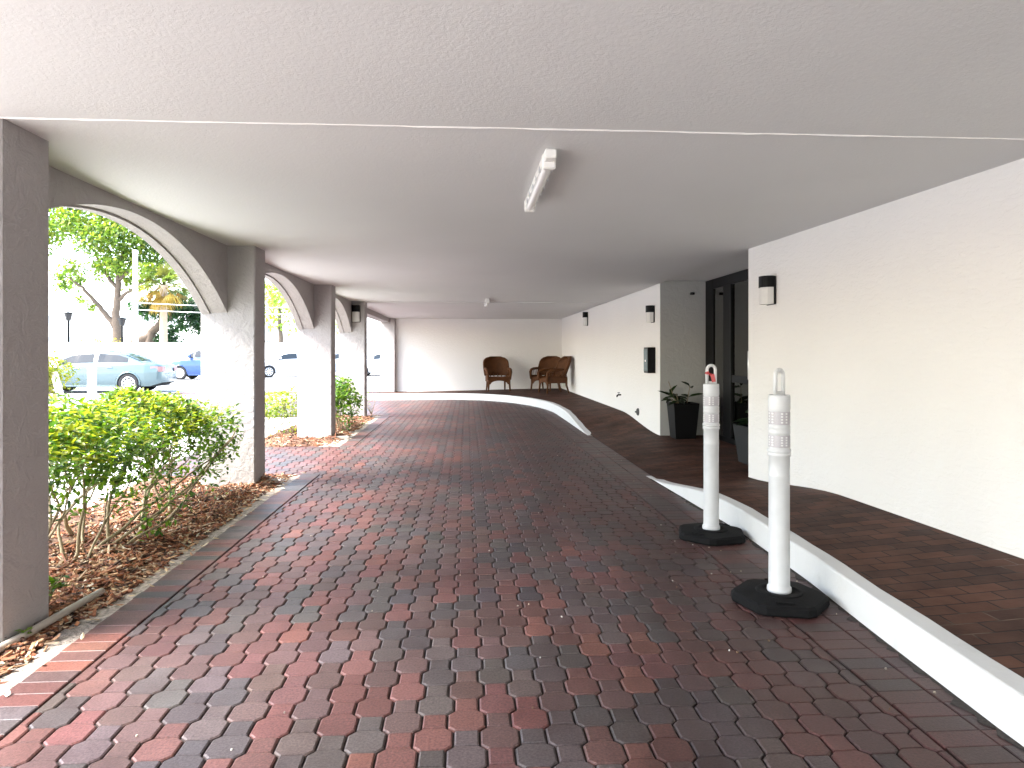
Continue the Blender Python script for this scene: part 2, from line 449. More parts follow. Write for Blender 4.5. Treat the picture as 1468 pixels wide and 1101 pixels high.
for i in range(N):
    x, y = path[i]
    if i: s += (Vector(path[i])-Vector(path[i-1])).length
    p0 = Vector((x, y, 0)) + nor[i]*(KW*.5)
    if i <= iend: q = Vector((wallx(y)+.02, y, 0)); zq = wz(y)
    elif i <= corner_i:
        t = (i-iend)/(corner_i-iend); q = Vector((3.0, 15.3+(WEND+.02-15.3)*t, 0)); zq = .247
    else:
        t = (i-corner_i)/(len(path)-1-corner_i)
        xq = 3.0 + (path[-1][0]-3.0)*t; q = Vector((xq, WEND+.02, 0)); zq = .247 - .085*smooth((3.0-xq)/5.0)
    z0 = max(kerb_top(i)-.006, .006)
    row = []; urow = []
    for k in range(11):
        t = k/10; pt = p0.lerp(q, t); z = z0 + (zq-z0)*smooth(t)*.5 + (zq-z0)*t*.5
        row.append((pt.x, pt.y, z)); urow.append((pt.x, pt.y))
    rows.append(row); uvs.append(urow)
def grid_obj(name, rows, uvs, mat):
    nr, nc = len(rows), len(rows[0])
    me = bpy.data.meshes.new(name)
    vsx = [p for r in rows for p in r]
    fs = [(i*nc+k, i*nc+k+1, (i+1)*nc+k+1, (i+1)*nc+k) for i in range(nr-1) for k in range(nc-1)]
    me.from_pydata(vsx, [], fs)
    ul = me.uv_layers.new(name='UVMap'); fl = [u for r in uvs for u in r]
    ul.data.foreach_set('uv', [c for f in fs for vi in f for c in fl[vi]])
    me.polygons.foreach_set('use_smooth', [True]*len(fs)); me.materials.append(mat); me.update()
    o = bpy.data.objects.new(name, me); COL.objects.link(o); return o
o = struct(grid_obj('walkway', rows, uvs, M_walk))
# floor of the door recess, level with the low end of the ramp
rc = []; ru = []
for y in np.linspace(6.9, 10.7, 20):
    r_ = []; u_ = []
    for x in np.linspace(2.93, 3.78, 6):
        r_.append((x, y, max(wz(y), .082) if x < 2.95 else .082)); u_.append((x, y))
    rc.append(r_); ru.append(u_)
struct(grid_obj('entrance_floor', rc, ru, M_walk))

def kerb_run(i0, i1):
    mb = MB()
    ring = []
    for i in range(i0, i1+1):
        x, y = path[i]; n = nor[i]; h = kerb_top(i)
        wv = .004*math.sin(i*1.7)+.003*math.sin(i*.63)
        b = min(.012, h*.4)
        prof = [(-.004, -.03), (0, h-b), (b*.35, h-b*.3), (b, h), (KW+wv-b, h), (KW+wv, h-b), (KW+wv+.01, -.03)]
        ring.append([(x+n.x*a, y+n.y*a, z) for a, z in prof])
    m = len(ring[0])
    b0 = [p for r in ring for p in r]
    fs = [(i*m+k, i*m+k+1, (i+1)*m+k+1, (i+1)*m+k) for i in range(len(ring)-1) for k in range(m-1)]
    mb.add(b0, fs, False)
    mb.face(list(reversed(ring[0]))); mb.face(ring[-1])
    return struct(mb.build('kerb', M_kerb, fixnormals=True))
ia = next(i for i, p in enumerate(path) if p[1] >= 7.55); ib = next(i for i, p in enumerate(path) if p[1] >= 11.25)
kerb_run(0, ia); kerb_run(ib, N-1)

# ------------------------------------------------------------------ pavers
P_, A_, B_ = .2355, .1420, .0935
C_ = (A_-B_)/2
def inset_poly(pts, ds):
    n = len(pts); out = []
    for i in range(n):
        p0 = Vector(pts[i-1]); p1 = Vector(pts[i]); p2 = Vector(pts[(i+1) % n])
        d1 = (p1-p0); d2 = (p2-p1)
        if d1.length < 1e-5 or d2.length < 1e-5: return None
        d1.normalize(); d2.normalize()
        n1 = Vector((-d1.y, d1.x)); n2 = Vector((-d2.y, d2.x))
        a = ds[i-1]; b = ds[i]
        den = d1.x*d2.y - d1.y*d2.x
        if abs(den) < 1e-4: out.append(p1 + n1*a); continue
        q1 = p0 + n1*a; q2 = p1 + n2*b
        t = ((q2.x-q1.x)*d2.y - (q2.y-q1.y)*d2.x)/den
        out.append(q1 + d1*t)
    return out
def clip(poly, axis, val, keep_less):
    out = []; n = len(poly)
    f = (lambda p: val-p[axis]) if keep_less else (lambda p: p[axis]-val)
    for i in range(n):
        a, b = poly[i], poly[(i+1) % n]; fa, fb = f(a), f(b)
        if fa >= 0: out.append(a)
        if fa*fb < 0:
            t = fa/(fa-fb); out.append((a[0]+(b[0]-a[0])*t, a[1]+(b[1]-a[1])*t))
    o2 = []
    for p in out:
        if not o2 or (abs(p[0]-o2[-1][0])+abs(p[1]-o2[-1][1])) > .004: o2.append(p)
    if len(o2) > 1 and abs(o2[0][0]-o2[-1][0])+abs(o2[0][1]-o2[-1][1]) < .004: o2.pop()
    return o2 if len(o2) >= 3 else None
def paver(mb, poly, col, wide=.0038, thin=.0027, bev=.0058, z=0.0, simple_far=False):
    ds = []
    n = len(poly)
    for i in range(n):
        a, b = poly[i], poly[(i+1) % n]
        ds.append(thin if abs(a[1]-b[1]) < 1e-4 else wide)
    o = inset_poly(poly, ds)
    if o is None: return
    tx, ty = rnd.gauss(0, .006), rnd.gauss(0, .006)
    c = (sum(p[0] for p in poly)/n, sum(p[1] for p in poly)/n)
    zz = lambda p: z + tx*(p[0]-c[0]) + ty*(p[1]-c[1])
    i2 = inset_poly([tuple(p) for p in o], [bev if d == wide else bev*.3 for d in ds])
    if i2 is None: return
    top = [(p.x, p.y, zz(p)) for p in i2]; r1 = [(p.x, p.y, zz(p)-.0045) for p in o]
    verts = top + r1
    fs = [tuple(range(n))] + [(i, n+i, n+(i+1) % n, (i+1) % n) for i in range(n)]
    if not simple_far:
        verts += [(p.x, p.y, -.016) for p in o]
        fs += [(n+i, 2*n+i, 2*n+(i+1) % n, n+(i+1) % n) for i in range(n)]
    mb.add(verts, fs, False, col)
PAL = [((.178,.073,.064), 20), ((.160,.072,.064), 28), ((.130,.076,.071), 28), ((.082,.073,.074), 24), ((.215,.082,.062), 5), ((.108,.086,.083), 22)]
PW = [w for _, w in PAL]
def pcol():
    c = rnd.choices(PAL, PW)[0][0]; k = .72*rnd.uniform(.84, 1.16)
    m = (.122, .078, .074)
    return tuple((v*.84+q*.16)*k*rnd.uniform(.95, 1.05) for v, q in zip(c, m))
EDGE = 1.64
def inside_field(x, y):
    if y < -1.5 or y > 20.6: return 0
    if -EDGE-.1 < x < EDGE+.1: return 1
    if x >= EDGE+.1: return 1 if (x < 2.3 and y > 16.2) else 0
    if 8.0 < y < 10.25 and x > -3.6: return 1
    if y > 15.35 and x > -9: return 1
    return 0
mb = MB()
stone = {}
octo = [(-C_-B_/2, -A_/2), (B_/2+C_-C_, -A_/2)]
h2 = A_/2; q2 = B_/2
OCT = [(-q2,-h2),(q2,-h2),(h2,-q2),(h2,q2),(q2,h2),(-q2,h2),(-h2,q2),(-h2,-q2)]
SQR = [(-q2,-q2),(q2,-q2),(q2,q2),(-q2,q2)]
for i in range(int(-9/(P_/2)), int(2.4/(P_/2))+1):
    for j in range(int(-1.6/(P_/2)), int(20.7/(P_/2))+1):
        x, y = i*P_/2, j*P_/2
        if not inside_field(x, y): continue
        poly = [(x+a, y+b) for a, b in (OCT if (i+j) % 2 == 0 else SQR)]
        border_l = (y <= 7.95) or (10.3 <= y <= 15.3)
        if x < -EDGE+.12 and border_l:
            poly = clip(poly, 0, -EDGE, False)
        if poly and x > EDGE-.12 and y <= 16.2:
            poly = clip(poly, 0, EDGE, True)
        if not poly: continue
        if max(p[0] for p in poly)-min(p[0] for p in poly) < .015: continue
        if not border_l and x < -EDGE:  # the field's own ragged rim beside the planting beds
            pass
        far = y > 13
        key = (i, j) if (i+j) % 2 == 0 else (i, j-1)      # an octagon and the square behind it are one stone
        if key not in stone: stone[key] = pcol()
        kk = rnd.uniform(.91, 1.09)
        paver(mb, poly, tuple(v*kk for v in stone[key]), z=rnd.gauss(0, .0006), simple_far=far)
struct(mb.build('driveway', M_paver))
def border(y0, y1, x0, x1):
    mb = MB(); y = y0
    while y + .1 <= y1:
        poly = [(x0,y),(x1,y),(x1,y+.1),(x0,y+.1)]
        ds = .001
        o = poly
        xo = rnd.uniform(-.004, .004)
        cs = (x0+xo, x1, y+.0009, y+.0991)
        b = .004; zt = rnd.gauss(.001, .0008)
        top = [(cs[0]+b,cs[2]+b*.6,zt),(cs[1]-b,cs[2]+b*.6,zt),(cs[1]-b,cs[3]-b*.6,zt),(cs[0]+b,cs[3]-b*.6,zt)]
        r1 = [(cs[0],cs[2],zt-.003),(cs[1],cs[2],zt-.003),(cs[1],cs[3],zt-.003),(cs[0],cs[3],zt-.003)]
        r2 = [(a, bb, -.018) for a, bb, _ in r1]
        mb.add(top+r1+r2, [(0,1,2,3)]+[(i,4+i,4+(i+1)%4,(i+1)%4) for i in range(4)]+[(4+i,8+i,8+(i+1)%4,4+(i+1)%4) for i in range(4)], False, pcol())
        y += .1
    return mb
mb = border(-1.5, 8.0, -EDGE-.205, -EDGE-.006)
b2 = border(10.3, 15.3, -EDGE-.205, -EDGE-.006)
mb.add(b2.v, [], False)
off = len(mb.v)-len(b2.v)
for f, c, s_ in zip(b2.f, b2.c, b2.s): mb.f.append(tuple(off+i for i in f)); mb.c.append(c); mb.s.append(s_)
for (xa, xb) in ((EDGE+.006, EDGE+.204), (EDGE+.208, EDGE+.406)):
    b3 = border(-1.5, 16.2, xa, xb)
    off = len(mb.v); mb.v.extend(b3.v)
    for f, c, s_ in zip(b3.f, b3.c, b3.s): mb.f.append(tuple(off+i for i in f)); mb.c.append(c); mb.s.append(s_)
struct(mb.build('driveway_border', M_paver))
mb = MB()
mb.face([(-9.2,-6,-.013),(2.4,-6,-.013),(2.4,20.7,-.013),(-9.2,20.7,-.013)])
# kept to the paved shape: the beds lie over it
mb2 = MB()
for (x0,y0,x1,y1) in ((-1.86,-6,2.4,20.7),(-3.7,8.0,-1.86,10.3),(-9.2,15.35,-1.86,20.7)):
    mb2.face([(x0,y0,-.011),(x1,y0,-.011),(x1,y1,-.011),(x0,y1,-.011)])
struct(mb2.build('joint_sand', M_sand))
mb = MB(); mb.face([(-1.9,-6.5,-.006),(2.1,-6.5,-.006),(2.1,-1.5,-.006),(-1.9,-1.5,-.006)], col=(.13,.065,.058))
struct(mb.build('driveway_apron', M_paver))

R = random.Random(91); mb = MB()
prev = None
y = -1.2
while y < 7.4:
    wd = .012+.03*R.random()*R.random()*2; x = kx(y)
    cur = [(x+.002, y, .0045), (x-wd, y, .0035)]
    if prev: mb.face([prev[1], cur[1], cur[0], prev[0]], col=(.035,.028,.024))
    prev = cur; y += .045
M_dirt = attr_mat('dirt', rough=.95, mott=.6, mscale=60, bump=.5)
tag(mb.build('gutter_dirt', M_dirt), kind='stuff')
mb = MB()
for k in range(130):
    y = R.uniform(.9, 7.5) if k % 3 else R.uniform(.9, 14)
    x = kx(y)-abs(R.gauss(.04, .28)) if k % 2 else R.uniform(-1.6, 1.7)
    r = R.uniform(.0018, .005); n = R.choice((5, 6)); a0 = R.random()*6
    top = [(x+r*math.cos(a0+2*PI*q/n)*R.uniform(.7,1.3), y+r*math.sin(a0+2*PI*q/n)*R.uniform(.7,1.6), .006) for q in range(n)]
    base = [(p[0]+(p[0]-x)*.25, p[1]+(p[1]-y)*.25, .0008) for p in top]
    c = R.choice([(.5,.48,.44),(.3,.26,.22),(.42,.36,.28),(.16,.1,.06)])
    mb.add(top+base, [tuple(range(n))]+[(q, n+q, n+(q+1)%n, (q+1)%n) for q in range(n)], False, c)
tag(mb.build('debris', M_dirt), kind='stuff')

# ------------------------------------------------------------------ planting beds with mulch
def bed(name, x0, x1, y0, y1, r=.9, seed=0):
    mb = MB(); R = random.Random(seed)
    nx, ny = 30, int((y1-y0)/.09)
    ph = [R.uniform(0, 6) for _ in range(6)]
    def h(x, y):
        dx = min(x-x0, x1-x); dy = min(y-y0, y1-y)
        if dx < r and dy < r: e = r - math.hypot(r-dx, r-dy)
        else: e = min(dx, dy)
        n = .012*math.sin(x*9+ph[0]+2*math.sin(y*3))+.010*math.sin(y*8+ph[1])+.008*math.sin(x*17+y*13+ph[2])+.006*math.sin(x*29-y*31+ph[3])
        e += .05*math.sin(y*4.1+ph[4])+.03*math.sin(y*9.3+ph[5])
        return -.034 + .075*smooth(e/.28) + n*smooth(e/.2)
    vsx = []
    for j in range(ny+1):
        for i in range(nx+1):
            x = x0+(x1-x0)*i/nx; y = y0+(y1-y0)*j/ny
            vsx.append((x, y, h(x, y)))
    fs = []; cs = []
    for j in range(ny):
        for i in range(nx):
            fs.append((j*(nx+1)+i, j*(nx+1)+i+1, (j+1)*(nx+1)+i+1, (j+1)*(nx+1)+i))
    mb.add(vsx, fs, True, (.14,.075,.045))
    return mb, h
M_soil = attr_mat('mulch_soil', rough=.95, mott=.55, mscale=38, bump=.9, dist=.02)
struct_bed, h1 = bed('mulch_bed', -3.45, -1.9, 1.0, 8.0, .8, 1)
struct(struct_bed.build('mulch_bed', M_soil))
bed2, h2_ = bed('mulch_bed', -3.3, -1.88, 10.2, 15.6, 1.0, 2)
struct(bed2.build('mulch_bed', M_soil))
mb = MB()   # pale sandy strip between the border bricks and the mulch
for (ya, yb) in ((-1.5, 8.0), (10.3, 15.3)):
    y = ya
    while y < yb-.01:
        a = .05*math.sin(y*3.1)+.02*math.sin(y*11); b_ = .05*math.sin((y+.1)*3.1)+.02*math.sin((y+.1)*11)
        mb.face([(-2.02-a, y, -.009), (-1.842, y, -.004), (-1.842, y+.1, -.004), (-2.02-b_, y+.1, -.009)], col=(.30,.26,.22)); y += .1
struct(mb.build('sand_strip', M_soil))
CHIP = [(.24,.09,.042),(.32,.14,.066),(.15,.06,.035),(.40,.24,.13),(.50,.37,.25),(.085,.045,.03),(.30,.11,.048)]
def chips(mb, h, x0, x1, y0, y1, n, R):
    for _ in range(n):
        x = R.uniform(x0, x1) if R.random() < .75 else R.triangular(x0, x1, x1)
        y = R.uniform(y0, y1); z = h(x, y)
        if z < -.028 and R.random() < .75: continue
        L = R.uniform(.008, .032) if R.random() < .88 else R.uniform(.04, .075); Wd = R.uniform(.003, .0085); T = R.uniform(.002, .005)
        a = R.uniform(0, PI); t = R.gauss(0, .28); r = R.gauss(0, .4)
        Mx = Matrix.Translation((x, y, max(z, -.008) + .005 + abs(R.gauss(0, .006)))) @ Matrix.Rotation(a, 4, 'Z') @ Matrix.Rotation(t, 4, 'Y') @ Matrix.Rotation(r, 4, 'X')
        c = R.choice(CHIP); k = R.uniform(.55, 1.1)
        mb.box((-L,-Wd,-T), (L,Wd,T), 0, Mx, tuple(v*k for v in c))
    for _ in range(n//28):     # dry pale leaves
        x = R.uniform(x0, x1+.12); y = R.uniform(y0, y1); z = max(h(x, y), -.004)+.012
        L = R.uniform(.018, .034); a = R.uniform(0, 2*PI)
        Mx = Matrix.Translation((x, y, z)) @ Matrix.Rotation(a, 4, 'Z') @ Matrix.Rotation(R.gauss(0, .35), 4, 'Y')
        c = R.choice([(.55,.45,.30),(.45,.33,.2),(.36,.2,.11),(.6,.55,.45)])
        pts = [(-L,0,.003),(-L*.3,-L*.42,0),(L*.5,-L*.35,.002),(L,0,.008),(L*.5,L*.35,.002),(-L*.3,L*.42,0)]
        pts = [tuple(Mx @ Vector(p)) for p in pts]
        mb.add(pts, [(0,1,2,3),(0,3,4,5)], False, c)
R = random.Random(5)
mb = MB()
chips(mb, h1, -2.75, -1.93, 2.2, 8.0, 10500, R); chips(mb, h1, -3.4, -2.7, 3.6, 8.0, 1500, R); chips(mb, h2_, -3.2, -1.92, 10.3, 15.5, 3200, R)
tag(mb.build('mulch', M_mulch), 'reddish bark mulch strewn over the beds beside the brick drive', 'mulch', kind='stuff')

# ------------------------------------------------------------------ the portico building
bld = thing('portico_building', 'white stucco building over a covered brick drive with an arcade of arches', 'building')
PX0, PX1, AX = -2.64, -2.11, -2.38
mb = MB()     # ceiling slab with the storeys above
mb.prism([(PX0-.02,-7.5),(3.75,-7.5),(3.75,7.0),(2.96,7.0),(2.96,WEND+.4),(PX0-.02,WEND+.4)], 2, CEIL, 2.9)
mb.build('ceiling', M_ceil, bld)
mb = MB(); mb.prism([(3.752,-7.5),(9.5,-7.5),(9.5,WEND+.4),(2.962,WEND+.4),(2.962,7.002),(3.752,7.002)], 2, 2.475, 2.898); mb.build('recess_ceiling', M_ceil, bld)
mb = MB(); mb.box((PX0-.03, -7.52, 2.903), (9.6, WEND+.45, 7.5)); mb.build('upper_storey', M_wall, bld)
def bead(yv, x0, x1, wd, hgt, slope=0.0, name='ceiling_seam'):
    mb = MB(); n = 60; R = random.Random(int(yv*10))
    vsx = []
    for i in range(n+1):
        x = x0+(x1-x0)*i/n; yy = yv + R.gauss(0, .0016); w_ = wd*R.uniform(.6, 1.3)
        vsx += [(x, yy-w_, CEIL+.001), (x, yy, CEIL-hgt*R.uniform(.6, 1.2)), (x, yy+w_, CEIL+.001)]
    fs = []
    for i in range(n):
        a = i*3; fs += [(a, a+1, a+4, a+3), (a+1, a+2, a+5, a+4)]
    mb.add(vsx, fs, False)
    return mb.build(name, M_wall, bld, fixnormals=False)
bead(3.31, -2.6, 3.06, .0045, .0065)
mb = MB(); mb.box((-2.1, 14.66, CEIL-.010), (2.97, 14.72, CEIL+.002)); mb.build('ceiling_joint', M_ceil, bld)
# right-hand walls
mb = MB()
mb.prism([(wallx(-7.5), -7.5), (wallx(7.0), 7.01), (3.72, 7.01), (3.9, -7.5)], 2, -.05, CEIL+.02)
mb.build('entrance_wall', M_wall, bld, fixnormals=True)
mb = MB(); mb.box((2.985, 10.63, -.05), (3.9, WEND+.3, CEIL+.02)); mb.build('entrance_wall', M_wall, bld)
mb = MB(); mb.box((-2.24, WEND, -.05), (2.99, WEND+.28, CEIL+.02)); mb.build('end_wall', M_wall, bld)
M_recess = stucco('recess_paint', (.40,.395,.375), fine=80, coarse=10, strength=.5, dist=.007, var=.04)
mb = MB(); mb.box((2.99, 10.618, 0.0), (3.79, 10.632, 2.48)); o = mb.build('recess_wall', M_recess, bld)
o['label'] = 'grey painted return wall beside the dark entrance door'
# lobby behind the glass
M_lobby = simple('lobby_paint', (.55,.49,.40), .8, noise=.08)
M_lobbyfloor = simple('lobby_floor', (.05,.045,.04), .3, noise=.2)
mb = MB()
mb.box((3.76, 6.0, .05), (8.0, 12.5, .08)); mb.build('lobby_floor', M_lobbyfloor, bld)
mb = MB(); mb.box((8.0, 5.8, .05), (8.2, 12.7, 2.48)); mb.box((3.92, 12.5, .05), (7.99, 12.7, 2.48)); mb.box((3.92, 5.8, .05), (7.99, 5.99, 2.48))
mb.build('lobby_wall', M_lobby, bld)
# pillars and arches
PIL = [(-6.6,.37),(3.31,.375),(7.12,.36),(11.08,.33),(14.66,.33)]
for k, (y0, dep) in enumerate(PIL):
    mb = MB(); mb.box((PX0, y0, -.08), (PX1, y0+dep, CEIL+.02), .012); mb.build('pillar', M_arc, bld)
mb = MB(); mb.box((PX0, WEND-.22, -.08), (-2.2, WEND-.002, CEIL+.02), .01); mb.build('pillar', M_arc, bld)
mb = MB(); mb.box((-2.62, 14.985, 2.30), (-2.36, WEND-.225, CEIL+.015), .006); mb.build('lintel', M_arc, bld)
def arch(y0, y1, crown=2.365, spring=1.755):
    c = (y0+y1)/2-.18; Rr = 3.26*(y1-y0)/3.435; n = 36
    def zc(y, off=0.0): return crown-off - Rr + math.sqrt(max(0, Rr*Rr-(y-c)**2))
    o = MB()
    ys = [y0-.01+(y1-y0+.02)*i/n for i in range(n+1)]
    def band(xa, xb, off):
        vsx = []
        for yy in ys:
            z = zc(min(max(yy, y0), y1), off)
            vsx += [(xa, yy, z), (xb, yy, z), (xb, yy, CEIL+.01), (xa, yy, CEIL+.01)]
        fs = []
        for i in range(n):
            a = i*4; b = a+4
            for k in range(4):
                fs.append((a+k, a+(k+1)%4, b+(k+1)%4, b+k))
        fs += [(3,2,1,0), (n*4, n*4+1, n*4+2, n*4+3)]
        o.add(vsx, fs, False)
    band(-2.545, AX, 0.0)
    band(-2.63, -2.548, .016)
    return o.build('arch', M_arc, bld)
for (a, da), (b, db) in zip(PIL[1:], PIL[2:]): arch(a+da, b)
# the dark glazed door
door = thing('entrance_door', None, None); del_keys = None
door.parent = bld; door.location = (0, 0, 0)
XD = 3.70; Z0, Z1 = .084, 2.472
def bar(y0, y1, z0, z1, name, x0=XD, x1=XD+.06, m=M_blackmetal):
    mb = MB(); mb.box((x0, y0, z0), (x1, y1, z1), .004); return mb.build(name, m, door)
bar(10.29, 10.612, Z0, Z1, 'door_frame'); bar(7.02, 7.2, Z0, Z1, 'door_frame')
bar(7.2, 10.29, 2.33, Z1, 'door_frame'); bar(7.2, 10.29, Z0, .16, 'door_frame')
bar(9.55, 9.84, .162, 2.328, 'door_stile', XD-.01, XD+.05); bar(8.52, 8.70, .162, 2.328, 'door_stile', XD-.01, XD+.05); bar(7.4, 7.58, .162, 2.328, 'door_stile', XD-.01, XD+.05)
for a, b in ((9.842, 10.288), (8.702, 9.548), (7.582, 8.518)):
    mb = MB(); mb.box((XD+.02, a, .162), (XD+.028, b, 2.328)); mb.build('door_glass', M_glass, door)
mb = MB(); mb.tube([(XD-.03, 8.78, 1.0), (XD-.07, 8.78, 1.02), (XD-.07, 8.78, 1.38), (XD-.03, 8.78, 1.4)], .014); mb.build('door_handle', M_rim, door)
mb = MB(); mb.box((XD+.0, 8.705, .95), (XD+.018, 9.545, 1.05), .004); mb.build('push_bar', M_blackmetal, door)
for k in ('label', 'category'):
    if k in door: del door[k]
# lobby furniture seen through the glass
t = thing('reception_cabinet', 'dark cabinet standing in the lobby behind the glass door', 'cabinet', (6.3, 10.6, .08))
mb = MB(); mb.box((-.4,-.9,.0), (.4,.9,1.05), .01); mb.build('cabinet_body', simple('dark_wood', (.02,.014,.011), .4, noise=.3), t)
mb = MB(); mb.box((-.44,-.94,1.052), (.44,.94,1.09), .006); mb.build('cabinet_top', simple('cabinet_top', (.05,.04,.035), .25), t)
t = thing('wall_clock', 'round clock on the lobby wall seen through the entrance glass', 'clock', (6.6, 12.48, 1.72))
Mx = Matrix.Rotation(PI/2, 4, 'X')
mb = MB(); mb.lathe([(.20,0),(.20,.03),(.185,.04),(.175,.035)], 32, Mx); mb.build('clock_rim', M_blackmetal, t)
mb = MB(); mb.lathe([(.174,.036),(.01,.037)], 32, Mx, cap=True); mb.build('clock_face', M_fixture, t)

# ------------------------------------------------------------------ wall lamps
def wall_lamp(label, loc, rz, sc=1.0):
    """local: wall at x=0, sticks out to -x; bottom at z=0"""
    t = thing('wall_lamp', label, 'lamp', loc, rz, 'wall lamps round the covered drive')
    wd = .085
    mb = MB(); mb.box((-.022,-wd-.004,0), (-.001,wd+.004,.27*sc), .006); mb.build('back_plate', M_blackmetal, t)
    def prof(d, r):   # rounded-front plan outline
        pts = [(-.0225,-wd)]
        for k in range(9):
            a = -PI/2 + PI*k/8
            pts.append((-.03-(d-.03)*math.cos(a)**.6 if math.cos(a) > 1e-6 else -.03, wd*math.sin(a)))
        pts.append((-.0225, wd)); return pts
    mb = MB(); mb.prism(prof(.125, .03), 2, .165*sc, .272*sc); mb.build('lamp_cap', M_blackmetal, t, fixnormals=True)
    mb = MB(); mb.prism([(x*.96 if x < -.03 else x, y*.95) for x, y in prof(.122, .03)], 2, .006*sc, .164*sc); mb.build('lamp_shade', M_frost, t, fixnormals=True)
    return t
wall_lamp('black capped frosted wall lamp on the near white wall right of the entrance door', (wallx(6.5), 6.5, 1.82), 0)
wall_lamp('black capped frosted wall lamp above the black mailbox panel', (2.985, 11.0, 1.845), 0)
wall_lamp('farthest wall lamp close under the ceiling near the wicker chairs', (2.985, 17.1, 2.03), 0, 1.25)
wall_lamp('white shaded wall lamp on the arcade pillar beyond the third arch', (-2.29, 14.66, 2.0), PI/2, 1.28)

# ------------------------------------------------------------------ ceiling lights
def ceiling_light():
    t = thing('ceiling_light', 'long white tube light on the ceiling nearer the camera, right of the seam middle', 'ceiling light', (.44, 3.72, CEIL), 0, 'tube lights on the ceiling')
    L = 1.16
    mb = MB(); mb.prism([(-.030,-.001),(.030,-.001),(.034,-.03),(.029,-.045),(-.029,-.045),(-.034,-.03)], 1, 0.0, L); mb.build('tray', M_fixture, t, fixnormals=True)
    mb = MB()
    pts = [(-.030,-.046)] + [(-.030*math.cos(a), -.05-.028*math.sin(a)) for a in [PI*k/10 for k in range(11)]] + [(.030,-.046)]
    mb.prism(pts, 1, .02, L-.02, smooth=False); mb.build('lens', M_lens, t, fixnormals=True)
    for yy in (.0, L-.03):
        mb = MB(); mb.box((-.037,yy-.012,-.084), (.037,yy+.03,-.002), .008); mb.build('end_cap', M_fixture, t)
    mb = MB(); mb.box((-.03,-.10,-.05), (.03,-.013,-.0015), .006); mb.build('junction_box', M_fixture, t)
    for k in range(5):
        yy = .16+k*.2
        for s_ in (-1, 1):
            mb = MB(); mb.box((s_*.034-.004, yy-.012, -.062), (s_*.034+.004, yy+.012, -.03), .002); mb.build('clip', M_rim, t)
    return t
cl = ceiling_light()
c2 = copy_tree(cl); c2.location = (.41, 13.75, CEIL); c2['label'] = 'far white tube light on the ceiling, seen end on near the end wall'

# ------------------------------------------------------------------ fittings on the wall
t = thing('mailbox_panel', 'tall narrow black panel box on the white wall under a lamp', 'panel box', (2.985, 11.0, 1.04))
mb = MB(); mb.box((-.125,-.13,0), (-.001,.13,.41), .006); mb.build('box_body', M_blackmetal, t)
mb = MB(); mb.box((-.132,-.11,.03), (-.1262,.11,.38), .002); mb.build('front_glass', simple('panel_glass', (.10,.16,.17), .1), t)
mb = MB(); mb.box((-.137,-.02,.18), (-.1325,.02,.21), .001); mb.build('latch', M_rim, t)
t = thing('hose_tap', 'small dark hose tap low on the white wall', 'tap', (2.985, 13.35, .55))
mb = MB(); mb.tube([(-.001,0,0),(-.05,0,0),(-.075,0,-.01),(-.08,0,-.045)], [.014,.014,.015,.012], 10); mb.build('spout', M_blackmetal, t)
mb = MB(); mb.lathe([(.004,.0),(.004,.03),(.026,.032),(.026,.04)], 12, Matrix.Translation((-.045,0,.008))); mb.build('tap_handle', M_blackmetal, t)
t = thing('wall_vent', 'round dark vent cover low on the wall near the planter', 'vent', (2.985, 11.98, .335))
Mx = Matrix.Rotation(-PI/2, 4, 'Y')
mb = MB(); mb.lathe([(.065,.001),(.065,.015),(.05,.03),(.02,.04)], 20, Mx); mb.build('vent_cover', simple('vent_grey', (.05,.05,.05), .5), t)
mb = MB(); mb.lathe([(.015,.041),(.012,.06)], 12, Mx); mb.build('vent_knob', M_blackmetal, t)
t = thing('motion_sensor', 'small black sensor high on the grey recess wall', 'sensor', (3.49, 10.617, 2.28))
mb = MB(); mb.box((-.035,-.03,-.02), (.035,-.001,.02), .008); mb.build('sensor_body', M_blackmetal, t)
mb = MB(); mb.lathe([(.016,0),(.016,.03),(.008,.04)], 12, Matrix.Translation((-.02,-.03,0)) @ Matrix.Rotation(PI/2, 4, 'X')); mb.build('sensor_eye', M_dark, t)

